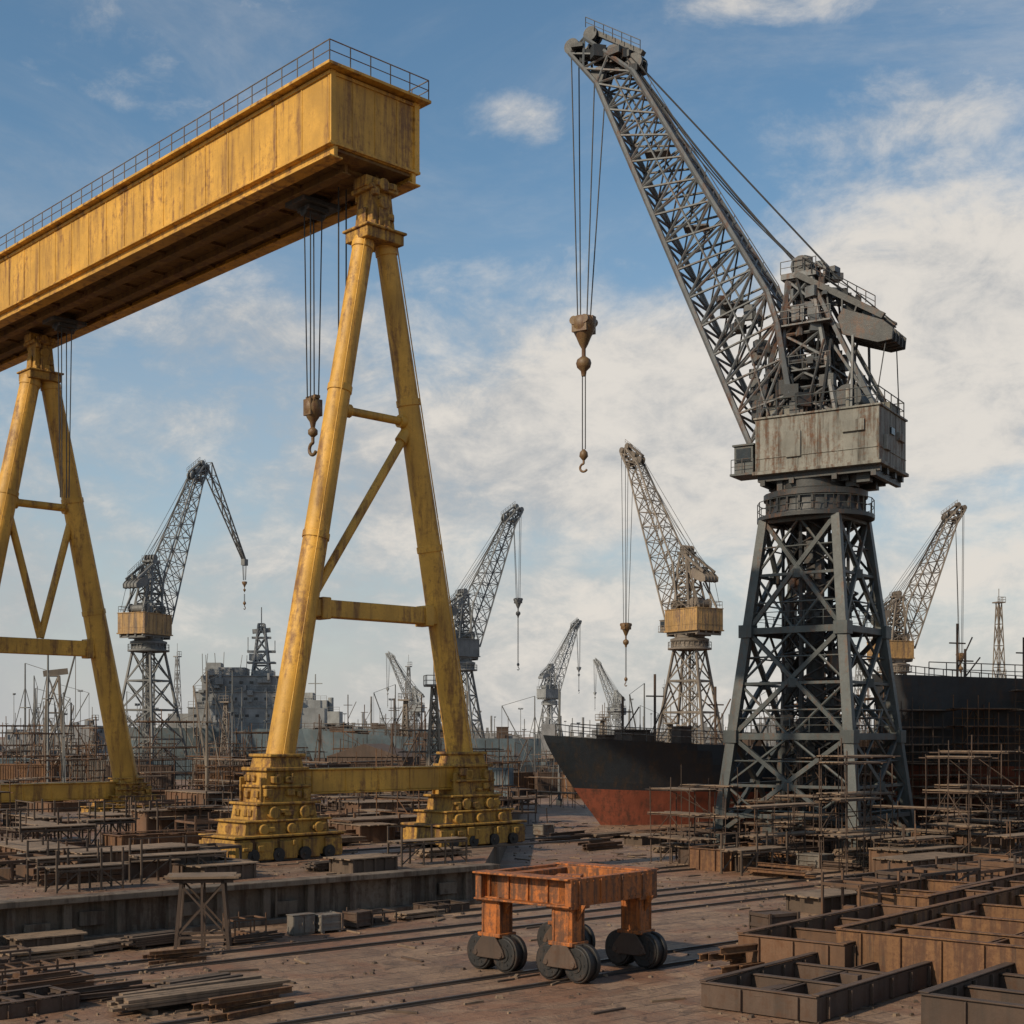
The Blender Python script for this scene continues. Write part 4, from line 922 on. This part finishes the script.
# right foreground
place(caisson(17.5,7.2,1.3,5,2,RS3,.11,hi=.82,junk=26),'cais',(17.9,45.2,.03),R(50),1,'large rusty orange steel box grid with open compartments')
place(caisson(9.5,3.4,.95,3,1,RS,.1,junk=8),'cais',(11.25,44.8,.03),R(50),1,'long rusty steel trough with open compartments')
place(caisson(9.5,3.2,.6,4,2,RS2,.09,junk=9),'cais',(9.2,38.6,.03),R(50),1,'low dark rusty steel grid lying on the ground')
place(caisson(8.5,4.0,.9,3,2,RS,.12,junk=12),'cais',(21.6,57,.03),R(50),1,'large rusty steel box grid with open compartments')
place(caisson(6,2.8,.9,2,1,RS3,junk=5),'cais',(16.4,55.5,.03),R(50),1)
place(caisson(7,3,.8,3,1,RS2,junk=5),'cais',(13.2,35.0,.03),R(50),1)
for (x,y,k,i,r) in ((18.0,60.5,'frame',1,.7),(21,64,'frame',3,.7),(16.5,64,'cais',1,.7),(24,68,'cais',0,.7),(12.5,56,'plat',2,.7),(9.0,48.0,'crate',2,.5),
   (7.3,42.2,'beam',2,.7),(25,64,'frame',0,.7),(20,68,'plat',1,.7),(14.6,50.0,'plat',2,.7),(13.2,53,'frame',2,.7)):
    place(K[k][i],k,(x,y,0),UA+r-.7,rg.uniform(.8,1.0))
for (x,y) in ((20.5,71),(26,73),(24.5,61)): place(SC3[0],'scaf',(x,y,0),UA,.9)
# left foreground
for (x,y,k,i,r,s) in ((-8.2,36.4,'plank',1,.0,1),(-8.6,38.1,'plank',2,.1,.9),(-14.6,43.6,'plank',0,0,.8),(-15.6,42.2,'frame',0,.0,.45),(-12.9,38.6,'beam',0,.1,.6),(-6.6,49.8,'crate',0,0,.65),(-5.6,50.9,'crate',2,.2,.6),(-7.4,49.1,'cab',0,0,.5),
   (-11.9,46.6,'plank',2,.1,.9),(-8.7,47.2,'beam',1,.1,.4),(-10.9,37.0,'beam',1,0,.5),(-3.6,53.6,'plank',0,.1,.6),(-13.5,45.2,'plank',0,.2,.7),(-6.7,35.2,'beam',2,.2,.7),(-10.4,43.2,'beam',2,.0,.5),(-5.2,51.9,'frame',0,0,.4),(-9.2,48.2,'frame',2,0,.4),(-14.0,40.0,'frame',3,.0,.4),(-2.8,55.6,'cais',1,0,.5),(-12.4,35.6,'cais',1,.1,.6),(-15.2,45.6,'plat',2,0,.7)):
    place(K[k][i],k,(x,y,0),UA+r,s)
tr=bpy.data.objects.new('trestle',None); COL.objects.link(tr); tr.location=(-10.1,45.8,0); tr.rotation_euler=(0,0,R(8)); tr['label']='timber trestle with cross-braced legs and plank top by the quay wall'; tr['category']='trestle'
mb=MB()
for i in range(5): mb.box((random.Random(i).uniform(-.12,.12),-.6+i*.3,2.4),(2.2,.3,.07))
part(mb,'top',WD,tr)
for y in (-.55,.55):
    mb=MB(); mb.beam((-.85,y,0),(-.65,y,2.35),.1); mb.beam((.85,y,0),(.65,y,2.35),.1); mb.beam((-1.0,y,2.27),(1.0,y,2.27),.1); mb.beam((-.8,y,.5),(.7,y,2.2),.06); mb.beam((.8,y,.5),(-.7,y,2.2),.06); mb.beam((-.8,y,.45),(.8,y,.45),.08); mb.beam((0,y,0),(0,y,2.3),.07)
    part(mb,'leg_frame',RS2,tr)
mb=MB()
for x in (-.7,.7): mb.beam((x,-.55,.5),(x,.55,2.2),.06)
part(mb,'cross_brace',RS2,tr)
for (x,y,i) in ((-17.2,50.8,0),(-13.6,51.4,1),(-4.6,58.4,1),(-15.8,48.6,2)):
    place(K['stag'][i],'stag',(x,y,1.5),UA,.7)
for (x,y,k,i) in ((-15,55,'plat',1),(-18,56,'beam',1),(-20.5,60,'crate',1),(-17,61,'plank',0),(-7.5,57.2,'plank',2),(-3.2,63.5,'plank',0),(-14.5,59,'plat',0),(-12.2,55.5,'cais',1),(-19,53,'frame',3),(-16.4,52.6,'beam',0),(-11.2,53.6,'plat',2),(-13,57.5,'frame',0),(-6.0,56.6,'plat',2)):
    place(K[k][i],k,(x,y,1.5),UA+.1,.8)
n=0
while n<26:
    Y=rg.uniform(150,330); X=rg.uniform(-.37*Y,.37*Y)
    if -75<X<5 and 190<Y<310: continue
    if X>25 and Y<190: continue
    if -72<X<-30 and Y<250: continue
    place(rg.choice(K['shed']),'shed',(X,Y,1.5 if inquay(X,Y) else 0),rg.uniform(-.5,.8),rg.uniform(.5,.8)); n+=1
n=0
while n<44:
    Y=rg.uniform(120,300); X=rg.uniform(-.37*Y,.1*Y)
    if -75<X<5 and 190<Y<310: continue
    if -2<X<36 and Y<140: continue
    if not free(X,Y,2): continue
    place(rg.choice(K['cont']),'cont',(X,Y,1.5 if inquay(X,Y) else 0),rg.uniform(-.2,.9)); n+=1
for i in range(80):
    Y=rg.uniform(260,620); X=rg.uniform(-.37*Y,.37*Y); key=rg.choice(('mast','lamp','lamp','lamp'))
    place(rg.choice(K[key]),key,(X,Y,0),rg.uniform(0,1.5),(rg.uniform(.6,1),)*2+(rg.uniform(.7,1.3),))
place(latmast(30,BB),'mast',(84.5,243,0),.3,1,'brown lattice tower rising beyond the ship')
place(latmast(21,BG2),'mast',(62.5,252,0),.3,1)
def skyline(seed,w):
    rr=random.Random(seed); mb=MB(); x=-w/2
    while x<w/2:
        a=rr.uniform(3,12); h=rr.uniform(3,11); mb.box((x+a/2,rr.uniform(-4,4),h/2),(a,14,h))
        for k in range(int(a/4)): mb.box((x+2+k*4,0,h+rr.uniform(0,1.5)),(1.2,3,2.4))
        if rr.random()<.3: mb.tube((x+a/2,0,h),(x+a/2,0,h+rr.uniform(5,12)),.4,8)
        if rr.random()<.5: mb.tube((x+a*.7,0,h),(x+a*.7,0,h+rr.uniform(5,10)),.18,5)
        x+=a*rr.uniform(.8,1.2)
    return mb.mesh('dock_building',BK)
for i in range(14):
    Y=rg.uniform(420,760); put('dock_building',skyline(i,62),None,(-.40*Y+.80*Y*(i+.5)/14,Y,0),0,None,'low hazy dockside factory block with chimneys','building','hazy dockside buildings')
mb=MB(); mb.truss([[Vector((a*(1-t*.6),b*(1-t*.6),15*t)) for a,b in ((-1.3,-1),(1.3,-1),(1.3,1),(-1.3,1))] for t in (0,.25,.5,.75,1)],.15,.08,5); mb.beam((-1.0,0,15.2),(1.4,0,15.5),.4,.6)
put('trestle_tower',mb.mesh('trestle_tower',BB),None,(-46.5,142,-2),.3,None,'narrow brown steel trestle tower on the quay','tower')
mb=MB(); rr=random.Random(77)
for k in range(4600):
    Y=34+(rr.random()**1.1)*80; X=rr.uniform(-.37,.37)*Y; z=0
    if inquay(X,Y): z=1.5
    elif Y>50 and X<0: 
        s=(Vector((X,Y,0))-W0); 
        if wd.x*s.y-wd.y*s.x>-1.2: continue
    if z==0 and -.20<X/Y<.16 and Y<62 and rr.random()<.8: continue
    q=rr.random(); s=rr.uniform(.025,.09)
    if q<.16: mb.box((X,Y,z+.03),(rr.uniform(.3,1.3),rr.uniform(.04,.12),.05),rr.choice((UA,UA+1.57,rr.uniform(0,3))),rr.randint(0,2))
    else: mb.box((X,Y,z+s*.3),(s*rr.uniform(1,2.4),s*rr.uniform(1,2),s),rr.uniform(0,3),rr.randint(0,2),top=.7)
put('scattered_debris',mb.mesh('scattered_debris',[WD2,RS2,WD]),kind='stuff')
